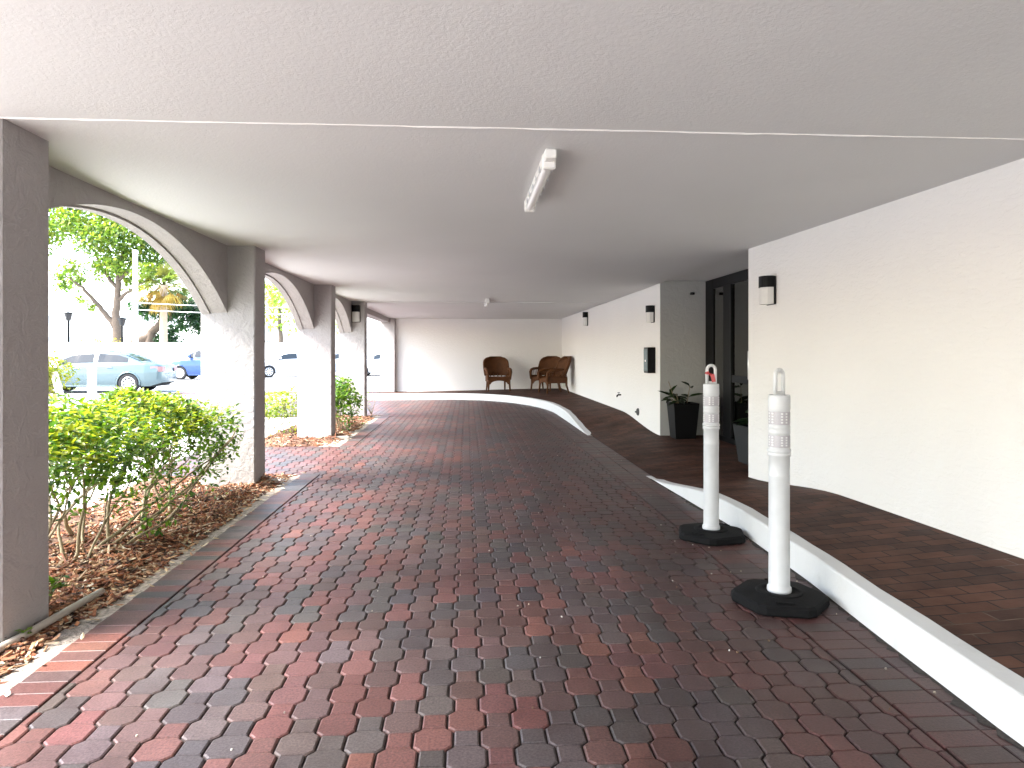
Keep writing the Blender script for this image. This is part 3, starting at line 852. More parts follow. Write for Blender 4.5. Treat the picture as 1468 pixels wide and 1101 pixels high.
# ------------------------------------------------------------------ delineator posts
def bollard(label, loc, rz, base_rot):
    t = thing('delineator_post', label, 'bollard', loc, rz, 'white delineator posts beside the kerb')
    mb = MB()
    def ring(r, z, sq=1.0):
        out = []
        for k in range(6):
            a0 = base_rot + k*PI/3
            for da in (-.10, .10):
                out.append((r*math.cos(a0+da), r*math.sin(a0+da), z))
        return out
    rs = [ring(.248,0), ring(.254,.012), ring(.250,.04), ring(.238,.052), ring(.13,.062)]
    vsx = [p for r_ in rs for p in r_]; n = 12
    fs = [(k*n+i, k*n+(i+1)%n, (k+1)*n+(i+1)%n, (k+1)*n+i) for k in range(len(rs)-1) for i in range(n)] + [tuple(range(4*n, 5*n)), tuple(reversed(range(n)))]
    mb.add(vsx, fs, False)
    mb.lathe([(.125,.060),(.118,.068),(.085,.070),(.08,.06)], 28)
    for k in range(2):   # moulded grip slots
        a = base_rot + .5 + k*PI; mb.box((-.05,-.008,.058), (.05,.008,.0645), .003, Matrix.Translation((.19*math.cos(a), .19*math.sin(a), 0)) @ Matrix.Rotation(a+PI/2, 4, 'Z'))
    mb.build('base', M_black, t, fixnormals=True)
    mb = MB()
    mb.lathe([(.062,.06),(.064,.07),(.063,.085),(.057,.09),(.0555,.10),(.0548,.40),(.0545,.687),(.0555,.690),(.0555,.694),(.0545,.697),(.0543,.795),(.061,.800),(.061,.812),(.057,.815),(.057,.819),(.062,.822),(.062,.834),(.057,.838),
              (.0548,.842),(.0548,.918),(.0575,.921),(.0575,.932),(.0565,.935),(.0565,.950),(.0575,.953),(.0575,.962),(.0548,.965),(.0548,1.046),(.0565,1.05),(.0572,1.056),(.0572,1.122),(.0545,1.130),(.046,1.131),(.043,1.118)], 36)
    mb.build('post', simple('post_plastic', (.53,.54,.55), .4, noise=.09, nscale=14) if 'post_plastic' not in bpy.data.materials else bpy.data.materials['post_plastic'], t)
    for z0, z1 in ((.848,.912),(.971,1.040)):
        mb = MB(); mb.lathe([(.0552,z0),(.0560,z0+.001),(.0560,z0+.003),(.0560,z1-.003),(.0560,z1-.001),(.0552,z1)], 36, cap=False, col=(.40,.385,.41))
        for c in range(14):   # embossed prismatic dots
            a = 2*PI*c/14
            if c % 3 == 2: continue
            for q in range(4):
                z = z0 + .012 + q*(z1-z0-.022)/3
                mb.box((.0558,-.0055,-.0042), (.0580,.0055,.0042), .001, Matrix.Rotation(a, 4, 'Z') @ Matrix.Translation((0,0,z)), col=(.68,.68,.68))
        mb.build('reflective_band', M_refl, t)
    mb = MB()
    pts = []
    w2, zt, zb = .033, 1.233, 1.12
    pts.append((-w2,0,zb))
    pts.append((-w2,0,zt-.02))
    for k in range(0, 13):
        a = PI - PI*k/12
        pts.append((w2*math.cos(a), 0, zt+w2*math.sin(a)))
    pts.append((w2,0,zt-.02)); pts.append((w2,0,zb))
    mb.tube(pts, .0112, 10); mb.box((-.028,-.012,1.10), (.028,.012,1.14), .004); mb.box((-.022,-.010,1.138),(.022,.010,1.15),.003)
    mb.build('handle', M_whitepl, t)
    return t
b1 = bollard('nearest white delineator post on a black rubber base, clean handle', (1.70, 3.70, .002), .50, .30)
b2 = bollard('white delineator post with red tape in its handle, nearer the entrance door', (1.80, 5.04, .002), .12, .12)
t = thing('red_tape', 'scrap of red tape tied to the handle of a white post', 'tape', (1.80, 5.04, 1.20), .12)
mb = MB()
mb.tube([(-.047,-.006,.012),(-.035,-.02,.014),(-.015,-.02,.006),(0,-.012,.0),(.008,.012,-.004),(-.012,.02,.004),(-.035,.014,.014),(-.045,.0,.012)], .009, 8, flat=.5); mb.build('knot', M_red, t)
mb = MB(); mb.face([(-.02,-.021,.01),(.012,-.024,.004),(.024,-.026,-.05),(-.004,-.022,-.055)]); mb.face([(-.05,-.016,.022),(-.03,-.022,.026),(-.025,-.024,.004),(-.046,-.018,0)]); mb.build('loose_end', simple('faded_tape', (.55,.10,.10), .5), t)

# ------------------------------------------------------------------ leaves
def leaf(mb, p, d, up, L, W, col, curl=.15):
    d = d.normalized(); s_ = d.cross(up)
    if s_.length < 1e-4: s_ = d.orthogonal()
    s_.normalize(); n = s_.cross(d)
    b = p; t = p + d*L - n*(curl*L)
    l1 = p + d*(L*.32) + s_*W*.5 + n*(W*.16); l2 = p + d*(L*.68) + s_*W*.40 + n*(W*.10) - n*(curl*L*.35)
    r1 = p + d*(L*.32) - s_*W*.5 + n*(W*.16); r2 = p + d*(L*.68) - s_*W*.40 + n*(W*.10) - n*(curl*L*.35)
    mb.add([b, l1, l2, t, r2, r1], [(0,3,2,1), (0,5,4,3)], True, col)
def rvec(R): 
    while True:
        v = Vector((R.uniform(-1,1), R.uniform(-1,1), R.uniform(-1,1)))
        if .05 < v.length < 1: return v.normalized()
GREENS = [(.070,.155,.018),(.10,.20,.022),(.050,.115,.018),(.16,.25,.025),(.038,.09,.02),(.13,.23,.02)]
def leafcol(R, pal=GREENS, yel=0.0):
    c = R.choice(pal); k = R.uniform(.75, 1.3)
    if R.random() < yel: c = (.26,.29,.03)
    return tuple(v*k for v in c)
def grow(R, p, d, L, r, depth, twigs, tips, spread=.55, up=.25, zmax=9):
    n = 5; pts = [p.copy()]; rad = [r]
    cur = p.copy(); dd = d.normalized()
    for i in range(n):
        dd = (dd + rvec(R)*.22 + Vector((0,0,up*.35))).normalized()
        cur = cur + dd*(L/n)
        if cur.z > zmax: cur.z = zmax; dd.z = min(dd.z, 0.05)
        pts.append(cur.copy()); rad.append(r*(1-.42*(i+1)/n))
    twigs.tube(pts, rad, 6)
    if depth == 0:
        tips.append((pts, dd)); return
    for k in range(R.choice((2, 2, 3))):
        i = R.choice((3, 4, 5)) if k else 5
        nd = (dd + rvec(R)*spread + Vector((0,0,up))).normalized()
        grow(R, pts[i], nd, L*R.uniform(.6, .85), r*.58, depth-1, twigs, tips, spread, up, zmax)
def hedge(name, label, bases, box, topz, nleaf, seed, group=None, leafL=(.035,.065), pal=GREENS, zlow=.45, dens_low=.25, stem_h=.3, yel=.1, stem_r=.017, topdens=None):
    R = random.Random(seed)
    (x0, x1, y0, y1) = box
    t = thing(name, label, 'shrub', ((x0+x1)/2, (y0+y1)/2, 0), 0, group)
    off = Vector(t.location)
    lf = MB(); tips = []
    for (bx, by, lean, sr) in bases:
        d = Vector((lean[0], lean[1], 1.0)); tw = MB()
        grow(R, Vector((bx, by, -.02)) - off, d, stem_h*R.uniform(.85, 1.2), sr, 3, tw, tips, .75, .18, topz*.95)
        tw.build('branch', M_twig, t)
    for pts, dd in tips:       # leaves along the twigs
        for k in range(R.choice((4,6,8))):
            i = R.randrange(2, len(pts)); p = pts[i]
            if p.z < zlow and R.random() > dens_low: continue
            d = (dd*.6 + rvec(R)).normalized(); d.z = d.z*.6+.15
            leaf(lf, p, d, Vector((0,0,1)) + rvec(R)*.4, R.uniform(*leafL), R.uniform(.45,.6)*R.uniform(*leafL), leafcol(R, pal, yel if p.z > topz*.75 else 0))
    ph = [R.uniform(0, 6) for _ in range(4)]
    n = 0
    while n < nleaf:           # the clipped canopy: a lumpy layer
        x = R.uniform(x0, x1); y = R.uniform(y0, y1)
        lump = .07*math.sin(y*6+ph[0])+.05*math.sin(x*11+ph[1])+.04*math.sin(y*15+x*7+ph[2])
        e = min((x-x0)/(.28*(x1-x0)), (x1-x)/(.28*(x1-x0)), (y-y0)/.35, (y1-y)/.35, 1)
        top = topz + lump*.6 - .22*(1-smooth(e))
        thick = (topz-zlow)*(.75+.5*math.sin(y*4.3+ph[3]))
        z = top - abs(R.gauss(0, .42))*thick
        if R.random() < .25: z = top - R.random()*thick*1.15
        # gaps
        g = math.sin(x*13+ph[1]*2)*math.sin(y*10+ph[2])*math.sin(z*14+ph[3])
        if g > .34 and z < top-.10: n += 1; continue
        d = rvec(R); d.z = abs(d.z)*.5+.05 if z > top-.1 else d.z*.7
        d += Vector(((x-(x0+x1)/2)*.6, 0, 0))
        leaf(lf, Vector((x, y, z))-off, d, Vector((0,0,1))+rvec(R)*.55, R.uniform(*leafL), R.uniform(.42,.62)*R.uniform(*leafL), leafcol(R, pal, yel if z > top-.09 else .0), .2)
        n += 1
    lf.build('foliage', M_leaf, t)
    return t
R0 = random.Random(3)
bases = []
for (bx, by) in ((-2.52,4.58),(-2.47,4.70),(-2.6,4.95),(-2.42,5.3),(-2.5,5.6),(-2.38,5.75),(-2.62,4.3),(-2.55,6.1),(-2.8,5.2),(-2.85,4.6)):
    bases.append((bx, by, (R0.uniform(-.35,.35), R0.uniform(-.35,.7)), R0.uniform(.010,.021)))
hd = hedge('hedge_shrub', 'large leggy green hedge with bare stems under the nearest arch', bases, (-3.05,-2.12,3.75,6.75), 1.0, 11500, 8, None, zlow=.48, stem_h=.34, dens_low=.7, yel=.5)
# low arching stems lean over the mulch
R = random.Random(21); mb = MB(); lf = MB()
off = Vector(hd.location)
for (a, b, c) in (((-2.5,4.75,.0),(-2.3,5.3,.28),(-2.12,6.1,.5)),((-2.46,4.72,0),(-2.25,5.1,.16),(-2.1,5.6,.36)),((-2.42,5.2,0),(-2.2,5.7,.3),(-2.06,6.35,.62)),((-2.4,4.7,0),(-2.2,5.0,.10),(-2.08,5.35,.25)),((-2.36,5.6,0),(-2.2,6.0,.35),(-2.04,6.4,.7)),((-2.5,4.6,0),(-2.4,4.62,.35),(-2.46,4.6,.7)),((-2.45,4.95,0),(-2.5,4.9,.4),(-2.3,5.2,.8))):
    A, B, Cc = Vector(a)-off, Vector(b)-off, Vector(c)-off
    pts = [A*(1-s_)**2 + B*2*s_*(1-s_) + Cc*s_*s_ + rvec(R)*.012 for s_ in [k/8 for k in range(9)]]
    mb = MB(); mb.tube(pts, [.013-.0009*k for k in range(9)], 7); mb.build('branch', M_twig, hd)
    for p in pts[4:]:
        for k in range(5): leaf(lf, p + rvec(R)*.03, rvec(R), Vector((0,0,1))+rvec(R)*.3, R.uniform(.04,.07), R.uniform(.022,.034), leafcol(R))
lf.build('low_foliage', M_leaf, hd)
def simple_bases(x0, x1, y0, y1, n, seed):
    R = random.Random(seed)
    return [(R.uniform(x0,x1), R.uniform(y0,y1), (R.uniform(-.4,.4), R.uniform(-.4,.4)), R.uniform(.007,.013)) for _ in range(n)]
YG = [(.16,.22,.02),(.22,.27,.025),(.10,.18,.02),(.26,.26,.03)]
hedge('hedge_shrub', 'low yellow green clipped bush between the second and third pillars', simple_bases(-3.2,-2.9,11.4,11.9,6,4), (-3.5,-2.72,11.1,12.3), .70, 1300, 14, None, pal=YG, zlow=.3, stem_h=.22, yel=.3, leafL=(.04,.07))
hedge('hedge_shrub', 'dark green upright bush in the mulch beside the third pillar', simple_bases(-2.5,-2.15,12.2,13.1,9,5), (-2.7,-1.98,11.9,13.5), .86, 1500, 15, None, zlow=.12, stem_h=.26, dens_low=.9, yel=.05, leafL=(.05,.09))
hedge('hedge_shrub', 'yellow green bush beside the leaning white stake outside', simple_bases(*( -9.7,-8.9,15.2,16.0), 7, 6), (-10.1,-8.75,14.8,16.5), 1.32, 2600, 16, None, pal=[(.24,.25,.02),(.30,.28,.03),(.15,.2,.02)], zlow=.45, stem_h=.4, yel=.5, leafL=(.06,.11))
def weed(label, loc, n, h, seed, L=(.05,.09), pal=GREENS, name='seedling'):
    R = random.Random(seed)
    t = thing(name, label, 'plant', loc)
    st = MB(); lf = MB()
    for k in range(n):
        d = Vector((R.uniform(-.6,.6), R.uniform(-.6,.6), 1)).normalized(); hh = h*R.uniform(.6,1)
        pts = [Vector((0,0,-.02)), d*hh*.5+Vector((0,0,.01)), d*hh]
        st.tube(pts, [.004,.0035,.002], 5)
        for q in range(3):
            dd = rvec(R); dd.z = abs(dd.z)*.4; leaf(lf, d*hh*R.uniform(.5,1), dd, Vector((0,0,1)), R.uniform(*L), R.uniform(.45,.6)*R.uniform(*L), leafcol(R, pal))
    st.build('stem', M_twig, t); lf.build('foliage', M_leaf, t); return t
weed('bright green weed against the nearest pillar in the mulch', (-2.2, 3.80, .03), 7, .20, 31)
weed('tiny sprig lying on the grey pipe by the nearest pillar', (-2.07, 3.42, .02), 3, .06, 32, (.03,.05))
weed('small weed at the left frame edge near the nearest pillar base', (-2.14, 3.28, .02), 4, .07, 33, (.03,.05))
weed('sparse leafy plant just past the last arcade pillar', (-2.1, 15.6, .0), 8, .75, 34, (.07,.12))

# weathered pipe along the bed
t = thing('pipe', 'weathered grey pipe lying along the mulch by the nearest pillar', 'pipe', (-2.05, 3.3, .03))
mb = MB(); mb.tube([(-.12,-.6,.005),(-.07,-.2,.0),(-.02,.15,.004),(.035,.70,.012)], [.020,.019,.019,.018], 12); mb.build('pipe_length', M_pipe, t)
mb = MB(); mb.tube([(-.075,-.24,.0),(-.068,-.19,.0)], .025, 12); mb.build('coupling', M_pipe, t)
t = thing('edging_board', 'short pale board in the mulch at the third pillar base', 'board', (-2.0, 11.15, .03), .2)
mb = MB(); mb.box((-.12,-.03,-.03), (.14,.03,.02), .006); mb.build('board', M_pipe, t)
t = thing('edging_board', 'pale splinter of wood on the mulch at the second pillar base', 'board', (-2.02, 7.3, .05), .7)
mb = MB(); mb.box((-.09,-.012,-.03), (.09,.012,.012), .004); mb.build('board', M_pipe, t)

# ------------------------------------------------------------------ planters
def planter(label, loc, w0, w1, h, mat, seed, rz=0, sc=1.0, nleaf=26):
    t = thing('planter', label, 'planter', loc, rz)
    mb = MB()
    a, b = w0/2, w1/2; i = b-.025
    vsx = [(-a,-a,0),(a,-a,0),(a,a,0),(-a,a,0),(-b,-b,h),(b,-b,h),(b,b,h),(-b,b,h),(-i,-i,h),(i,-i,h),(i,i,h),(-i,i,h),(-i,-i,h-.06),(i,-i,h-.06),(i,i,h-.06),(-i,i,h-.06)]
    fs = [(0,3,2,1)]+[(k,(k+1)%4,4+(k+1)%4,4+k) for k in range(4)]+[(4+k,4+(k+1)%4,8+(k+1)%4,8+k) for k in range(4)]+[(8+k,8+(k+1)%4,12+(k+1)%4,12+k) for k in range(4)]
    mb.add(vsx, fs, False); mb.build('pot', mat, t, fixnormals=True)
    mb = MB(); mb.face([(-i,-i,h-.055),(i,-i,h-.055),(i,i,h-.055),(-i,i,h-.055)], col=(.02,.014,.01)); mb.build('soil', M_soil, t)
    p = thing('potted_plant', 'dark leafy rubber plant growing in the %s' % ('black planter' if seed == 1 else 'grey planter'), 'plant', (loc[0], loc[1], loc[2]+h-.06), rz)
    R = random.Random(seed*7)
    st = MB(); lf = MB()
    for k in range(6):
        d = Vector((R.uniform(-.55,.55), R.uniform(-.55,.55), 1)).normalized(); hh = R.uniform(.16,.36)*sc
        if k == 0: d = Vector((-.35,.0,1)).normalized(); hh = .40*sc
        base = Vector((R.uniform(-.1,.1), R.uniform(-.1,.1), 0))
        st.tube([base, base+d*hh*.5, base+d*hh], [.008,.006,.004], 6)
        for q in range(nleaf//5):
            p_ = base + d*hh*R.uniform(.35, 1.0); dd = rvec(R); dd.z = dd.z*.4+.15
            leaf(lf, p_, dd, Vector((0,0,1)), R.uniform(.14,.25)*sc, R.uniform(.05,.08)*sc, leafcol(R, [(.012,.03,.012),(.018,.04,.014),(.01,.02,.01)]), .3)
    st.build('stem', M_twig, p); lf.build('foliage', M_leaf, p)
planter('tapered black square planter against the grey recess wall', (3.25, 10.32, .082), .30, .385, .53, M_pot, 1, .0)
planter('tapered grey planter half hidden by the near wall edge at the door', (3.38, 7.86, .082), .36, .46, .44, M_potgrey, 2)

# ------------------------------------------------------------------ wicker armchairs (front faces -y)
def chair():
    t = thing('wicker_armchair', 'brown wicker armchair standing alone facing the drive before the end wall', 'chair', (0,0,0), 0, 'wicker armchairs by the end wall')
    # seat
    mb = MB(); mb.box((-.29,-.30,.34), (.29,.26,.42), .025); mb.build('seat', M_wicker, t)
    # rounded back, curved in plan, leaning
    mb = MB(); nu, nv = 16, 14; fr = []; bk = []
    for j in range(nv+1):
        v = j/nv; z = .455 + .545*v
        half = .355*(1.0 + .05*math.sin(v*PI)) * (1 if v < .62 else (max(.0, 1-((v-.62)/.395)**3.2)**.42))
        rowf = []; rowb = []
        for i in range(nu+1):
            u = -1+2*i/nu
            x = half*u; y = .30 + .19*v - .20*abs(u)**2.2*(1-.35*v)
            rowf.append((x, y-.018, z)); rowb.append((x, y+.018, z))
        fr.append(rowf); bk.append(rowb)
    W_ = nu+1
    vf = [p for r in fr for p in r]; vb = [p for r in bk for p in r]; o_ = len(vf)
    fs = []
    for j in range(nv):
        for i in range(nu):
            a = j*W_+i; fs.append((a, a+1, a+W_+1, a+W_)); fs.append((o_+a+W_, o_+a+W_+1, o_+a+1, o_+a))
    for j in range(nv):
        for i in (0, nu):
            a = j*W_+i; fs.append((a, a+W_, o_+a+W_, o_+a))
    for i in range(nu):
        for j in (0, nv):
            a = j*W_+i; fs.append((a, a+1, o_+a+1, o_+a))
    mb.add(vf+vb, fs, True)
    rim = [fr[j][0] for j in range(nv+1)] + [fr[nv][i] for i in range(nu+1)] + [fr[j][nu] for j in range(nv, -1, -1)]
    mb.tube([(a, b+.018, c) for a, b, c in rim], .028, 8)
    mb.tube([(a, b+.018, c) for a, b, c in fr[0]], .018, 6)
    for u in (-.17, -.06, .06, .17):     # lower weave closes most of the gap above the seat
        mb.tube([(u, .25, .38), (u, .30-.20*abs(u/.345)**2.2, .50)], .05, 8, flat=.3)
    mb.build('backrest', M_wicker, t)
    for s_ in (-1, 1):
        mb = MB()
        top = [(s_*.345,.14,.66),(s_*.36,.02,.655),(s_*.365,-.14,.645),(s_*.36,-.27,.62),(s_*.35,-.345,.56),(s_*.335,-.35,.45),(s_*.325,-.34,.34)]
        mb.tube(top, [.036,.038,.04,.04,.04,.038,.034], 10)
        # woven side with an open band under the arm
        mb.prism([(-.34,.28),(.24,.28),(.26,.46),(-.34,.46)], 0, s_*.318-.012, s_*.318+.012)
        for yy in (-.26,-.17,-.08,.01,.10,.18): mb.tube([(s_*.325,yy,.45),(s_*.352,yy,.64)], .010, 6)
        mb.build('arm', M_wicker, t, fixnormals=True)
    # arched apron
    def apron(y0, y1, xw, nm):
        mb = MB(); pts = [(-xw,.40),(-xw,.22)]
        for k in range(13):
            a = PI*k/12; pts.append((-xw*.86*math.cos(a), .20+.10*math.sin(a)))
        pts += [(xw,.22),(xw,.40)]
        for k in range(len(pts)//2-1):
            pass
        # strips, so the arch stays clean
        n = 16
        for k in range(n):
            x0_ = -xw+2*xw*k/n; x1_ = -xw+2*xw*(k+1)/n
            f = lambda x: .20+.11*math.sqrt(max(0, 1-(x/(xw*.86))**2)) if abs(x) < xw*.86 else .20
            vs_ = [(x0_,y0,f(x0_)),(x1_,y0,f(x1_)),(x1_,y0,.40),(x0_,y0,.40),(x0_,y1,f(x0_)),(x1_,y1,f(x1_)),(x1_,y1,.40),(x0_,y1,.40)]
            mb.add(vs_, [(0,1,2,3),(7,6,5,4),(0,4,5,1),(3,2,6,7)], False)
        mb.build(nm, M_wicker, t)
    apron(-.335, -.312, .30, 'apron')
    for x, y in ((-.31,-.32),(.31,-.32),(-.27,.25),(.27,.25)):
        mb = MB(); mb.tube([(x,y,.42),(x,y,.22),(x*1.05,y*1.08+(.05 if y > 0 else 0),.0)], [.034,.03,.022], 10); mb.build('leg', M_wicker, t)
    return t
ch = chair()
x, y = at(713, 20.9); ch.location = (x, y, .232); ch.rotation_euler.z = .12
c2 = copy_tree(ch); x, y = at(783, 21.0); c2.location = (x, y, .242); c2.rotation_euler.z = -.62; c2['label'] = 'wicker armchair partly hidden behind another in the corner of the walls'
c3 = copy_tree(ch); x, y = at(799, 19.55); c3.location = (min(x, 2.985-.53), y, .244); c3.rotation_euler.z = -1.32; c3['label'] = 'wicker armchair turned sideways with its back to the right wall'

# ------------------------------------------------------------------ cars (x forward)
def lerp_tab(tab, x):
    if x <= tab[0][0]: return tab[0][1]
    for (a, va), (b, vb) in zip(tab, tab[1:]):
        if x <= b: return va+(vb-va)*(x-a)/(b-a)
    return tab[-1][1]
def car(name, label, paint, deck, roof, width, wheels, wr, plan, cat='car', bottom=.23, group=None):
    """deck: (x, z) of bonnet/beltline/boot; roof: (x, z) of the cabin, from rear glass base to windscreen base"""
    t = thing(name, label, cat, (0,0,0), 0, group)
    x0, x1 = deck[0][0], deck[-1][0]; n = 120
    W2 = width/2
    nv = 11
    mb = MB(); grid = []
    for i in range(n+1):
        x = x0+(x1-x0)*i/n; zt = lerp_tab(deck, x); hw = W2*lerp_tab(plan, x)
        e = min((x-x0), (x1-x))
        zb = bottom + .12*max(0, 1-e/.35)
        row = []
        for k in range(nv+1):
            v = k/nv; z = zb+(zt-zb)*v
            bulge = 1 - .06*(1-min(1, v*3.2))**2 - .075*max(0, (v-.55)/.45)**2
            row.append((x, hw*bulge, z))
        row += [(x, hw*.80, zt+.025), (x, hw*.4, zt+.04), (x, 0, zt+.045)]
        grid.append(row)
    m = len(grid[0])
    def inarch(p):
        for wx in wheels:
            if (p[0]-wx)**2+(p[2]-wr)**2 < (wr+.055)**2 and p[2] < wr*2+.06: return True
        return False
    for s_ in (1, -1):
        for i in range(n):
            for k in range(m-1):
                q = [grid[i][k], grid[i+1][k], grid[i+1][k+1], grid[i][k+1]]
                c = [sum(p[j] for p in q)/4 for j in range(3)]
                if k < nv and inarch(c): continue
                pts = [(p[0], p[1]*s_, p[2]) for p in q]
                if s_ < 0: pts.reverse()
                mb.face(pts, True)
    for i in (0, n):
        r = grid[i]
        for k in range(m-1):
            q = [(r[k][0], r[k][1], r[k][2]), (r[k][0], -r[k][1], r[k][2]), (r[k+1][0], -r[k+1][1], r[k+1][2]), (r[k+1][0], r[k+1][1], r[k+1][2])]
            mb.face(q if i else list(reversed(q)), True)
    # cabin shell
    rx0, rx1 = roof[0][0], roof[-1][0]; cn = 40; cab = []
    for i in range(cn+1):
        x = rx0+(rx1-rx0)*i/cn; zr = lerp_tab(roof, x); zb = lerp_tab(deck, x)+.02; hw = W2*lerp_tab(plan, x)
        f = max(0, min(1, (zr-zb)/.42))
        cab.append([(x, hw*.90, zb-.03), (x, hw*(.90-.20*f), zb+(zr-zb)*.86), (x, hw*(.84-.24*f), zb+(zr-zb)*.97), (x, hw*.35, zr+.015), (x, 0, zr+.02)])
    for s_ in (1, -1):
        for i in range(cn):
            for k in range(4):
                q = [cab[i][k], cab[i+1][k], cab[i+1][k+1], cab[i][k+1]]
                pts = [(p[0], p[1]*s_, p[2]) for p in q]
                if s_ < 0: pts.reverse()
                mb.face(pts, True)
    body = mb.build('body', paint, t, fixnormals=True)
    # dark wheel wells and floor
    mb = MB(); mb.box((x0+.25, -W2*.80, bottom-.02), (x1-.25, W2*.80, .62))
    mb.build('underbody', M_dark, t)
    # side windows: panels just proud of the cabin side
    pil = [rx0+.30*(rx1-rx0)*.55]
    tops = [i for i in range(cn+1) if lerp_tab(roof, rx0+(rx1-rx0)*i/cn)-lerp_tab(deck, rx0+(rx1-rx0)*i/cn) > .2]
    ia_, ib_ = tops[0], tops[-1]; mid = (ia_+ib_)//2
    for s_ in (1, -1):
        for (a, b) in ((ia_, mid-1), (mid+1, ib_)):
            mb = MB(); up = []; lo = []
            for i in range(a, b+1):
                A, B = Vector(cab[i][0]), Vector(cab[i][1]); lo.append(A.lerp(B, .22)); up.append(A.lerp(B, .93))
            loop = lo+list(reversed(up))
            pts = [(p.x, s_*(p.y+.012), p.z) for p in loop]; nn = len(lo)
            for i in range(nn-1):
                q = [pts[i], pts[i+1], pts[2*nn-2-i], pts[2*nn-1-i]]
                mb.face(q if s_ < 0 else list(reversed(q)))
            mb.build('side_window', M_carglass, t)
    def screen(sel, nm):
        mb = MB()
        for i in sel:
            A, B = cab[i], cab[i+1]
            for (ya, yb) in ((-1, 0), (0, 1)):
                f = lambda c, s_: Vector((c[0][0], s_*c[2][1]*.92, c[3][2]*.5+c[2][2]*.5+.012)) if s_ else Vector((c[4][0], 0, c[4][2]+.012))
                mb.face([f(A, ya), f(B, ya), f(B, yb), f(A, yb)], True)
        mb.build(nm, M_carglass, t, fixnormals=True)
    screen([i for i in range(1, cn-1) if i < ia_+2 and cab[i+1][4][2] < max(c[4][2] for c in cab)-.06], 'rear_window')
    screen([i for i in range(cn//2, cn-1) if cab[i][4][2] < max(c[4][2] for c in cab)-.05], 'windscreen')
    for wx in wheels:
        for s_ in (1, -1):
            yw = s_*(W2-.02)
            wh = MB(); Mx = Matrix.Translation((wx, yw, wr)) @ Matrix.Rotation(-s_*PI/2, 4, 'X')
            wh.lathe([(wr*.6,-.22),(wr*.96,-.21),(wr,-.18),(wr,-.03),(wr*.96,.0),(wr*.72,.006),(wr*.68,-.015)], 32, Mx)
            wo = wh.build('wheel', M_tyre, t)
            lip = MB(); pts = [(wx+(wr+.045)*math.cos(a), s_*(W2*.975), wr+(wr+.045)*math.sin(a)) for a in [PI*(k/14*1.12-.06) for k in range(15)]]
            lip.tube(pts, .028, 6); lip.build('wheel_arch', paint, t)
            rb = MB(); rb.lathe([(wr*.69,-.02),(wr*.66,.004),(wr*.60,.0),(wr*.58,-.03)], 32, Mx, cap=False)
            for k in range(9):
                a = 2*PI*k/9
                rb.box((.02,-.028,-.025), (wr*.62,.028,.0), .004, Mx @ Matrix.Rotation(a, 4, 'Z'))
            rb.lathe([(.06,-.03),(.06,.006),(.045,.01)], 16, Mx); rb.build('rim', M_rim, wo)
    zt0 = lerp_tab(deck, x0+.15); hw0 = W2*lerp_tab(plan, x0+.06)
    for s_ in (1, -1):
        mb = MB(); xx = x0
        sg = [(-.012, .40), (-.012, 1.0), (.16, 1.0), (.34, .985)]
        prev = None
        def sp(dx):
            hw = W2*lerp_tab(plan, x0+max(0, dx)); return hw
        z0_, z1_ = zt0-.24, zt0-.06
        pts = [(x0-.014, s_*hw0*.55), (x0-.014, s_*(hw0*.93)), (x0+.10, s_*(sp(.10)*.985+.006)), (x0+.34, s_*(sp(.34)*.965+.012))]
        for (a, b), zz in zip(zip(pts, pts[1:]), ((z0_,z1_),(z0_,z1_),(z0_+.06,z1_))):
            mb.face([(a[0],a[1],z0_),(b[0],b[1],zz[0]),(b[0],b[1],z1_),(a[0],a[1],z1_)])
        mb.build('tail_light', M_tail, t)
        mb = MB(); zf = lerp_tab(deck, x1-.12); hw1 = W2*lerp_tab(plan, x1-.05)
        pts = [(x1+.014, s_*hw1*.55), (x1+.012, s_*hw1*.95), (x1-.25, s_*(W2*lerp_tab(plan, x1-.25)*.99+.008))]
        for a, b in zip(pts, pts[1:]): mb.face([(a[0],a[1],zf-.16),(b[0],b[1],zf-.14),(b[0],b[1],zf-.03),(a[0],a[1],zf-.03)])
        mb.build('headlight', M_lens, t)
        mb = MB(); xm = rx1-.45; zm = lerp_tab(deck, xm)+.08
        mb.box((xm-.08, s_*(W2+.02)-.09, zm), (xm+.06, s_*(W2+.02)+.09, zm+.13), .03); mb.build('side_mirror', paint, t)
        for xh in (rx0+(rx1-rx0)*.33, rx0+(rx1-rx0)*.68):
            mb = MB(); hh = lerp_tab(deck, xh)-.12; yy = W2*lerp_tab(plan, xh)*.965
            mb.box((xh-.10, s_*yy-.012, hh-.015), (xh+.10, s_*yy+.03, hh+.012), .008); mb.build('door_handle', paint, t)
    # lower crease / sill strip
    for s_ in (1, -1):
        mb = MB(); mb.box((wheels[0]+wr+.08, s_*W2*.965-.012, bottom-.005), (wheels[1]-wr-.08, s_*W2*.965+.012, bottom+.05), .006); mb.build('sill', paint, t)
        for xd in (rx0+(rx1-rx0)*.26, rx0+(rx1-rx0)*.57, rx0+(rx1-rx0)*.9):
            mb = MB(); hw = W2*lerp_tab(plan, xd)
            zt = lerp_tab(deck, xd)
            mb.face([(xd-.006, s_*(hw*1.0+.003), bottom+.18), (xd+.006, s_*(hw*1.0+.003), bottom+.18), (xd+.006, s_*(hw*.985+.003), zt-.18), (xd-.006, s_*(hw*.985+.003), zt-.18)])
            mb.build('door_gap', M_dark, t)
    return t
M_tail = simple('tail_lens', (.30,.17,.17), .15)
def paintmat(n, c): return simple(n, c, .25, metal=.15, noise=.03, coat=.6)
SED_DECK = [(-2.42,.62),(-2.38,.92),(-2.2,1.0),(-1.6,1.04),(-.6,.99),(1.0,.94),(1.3,.93),(2.0,.82),(2.3,.70),(2.42,.52)]
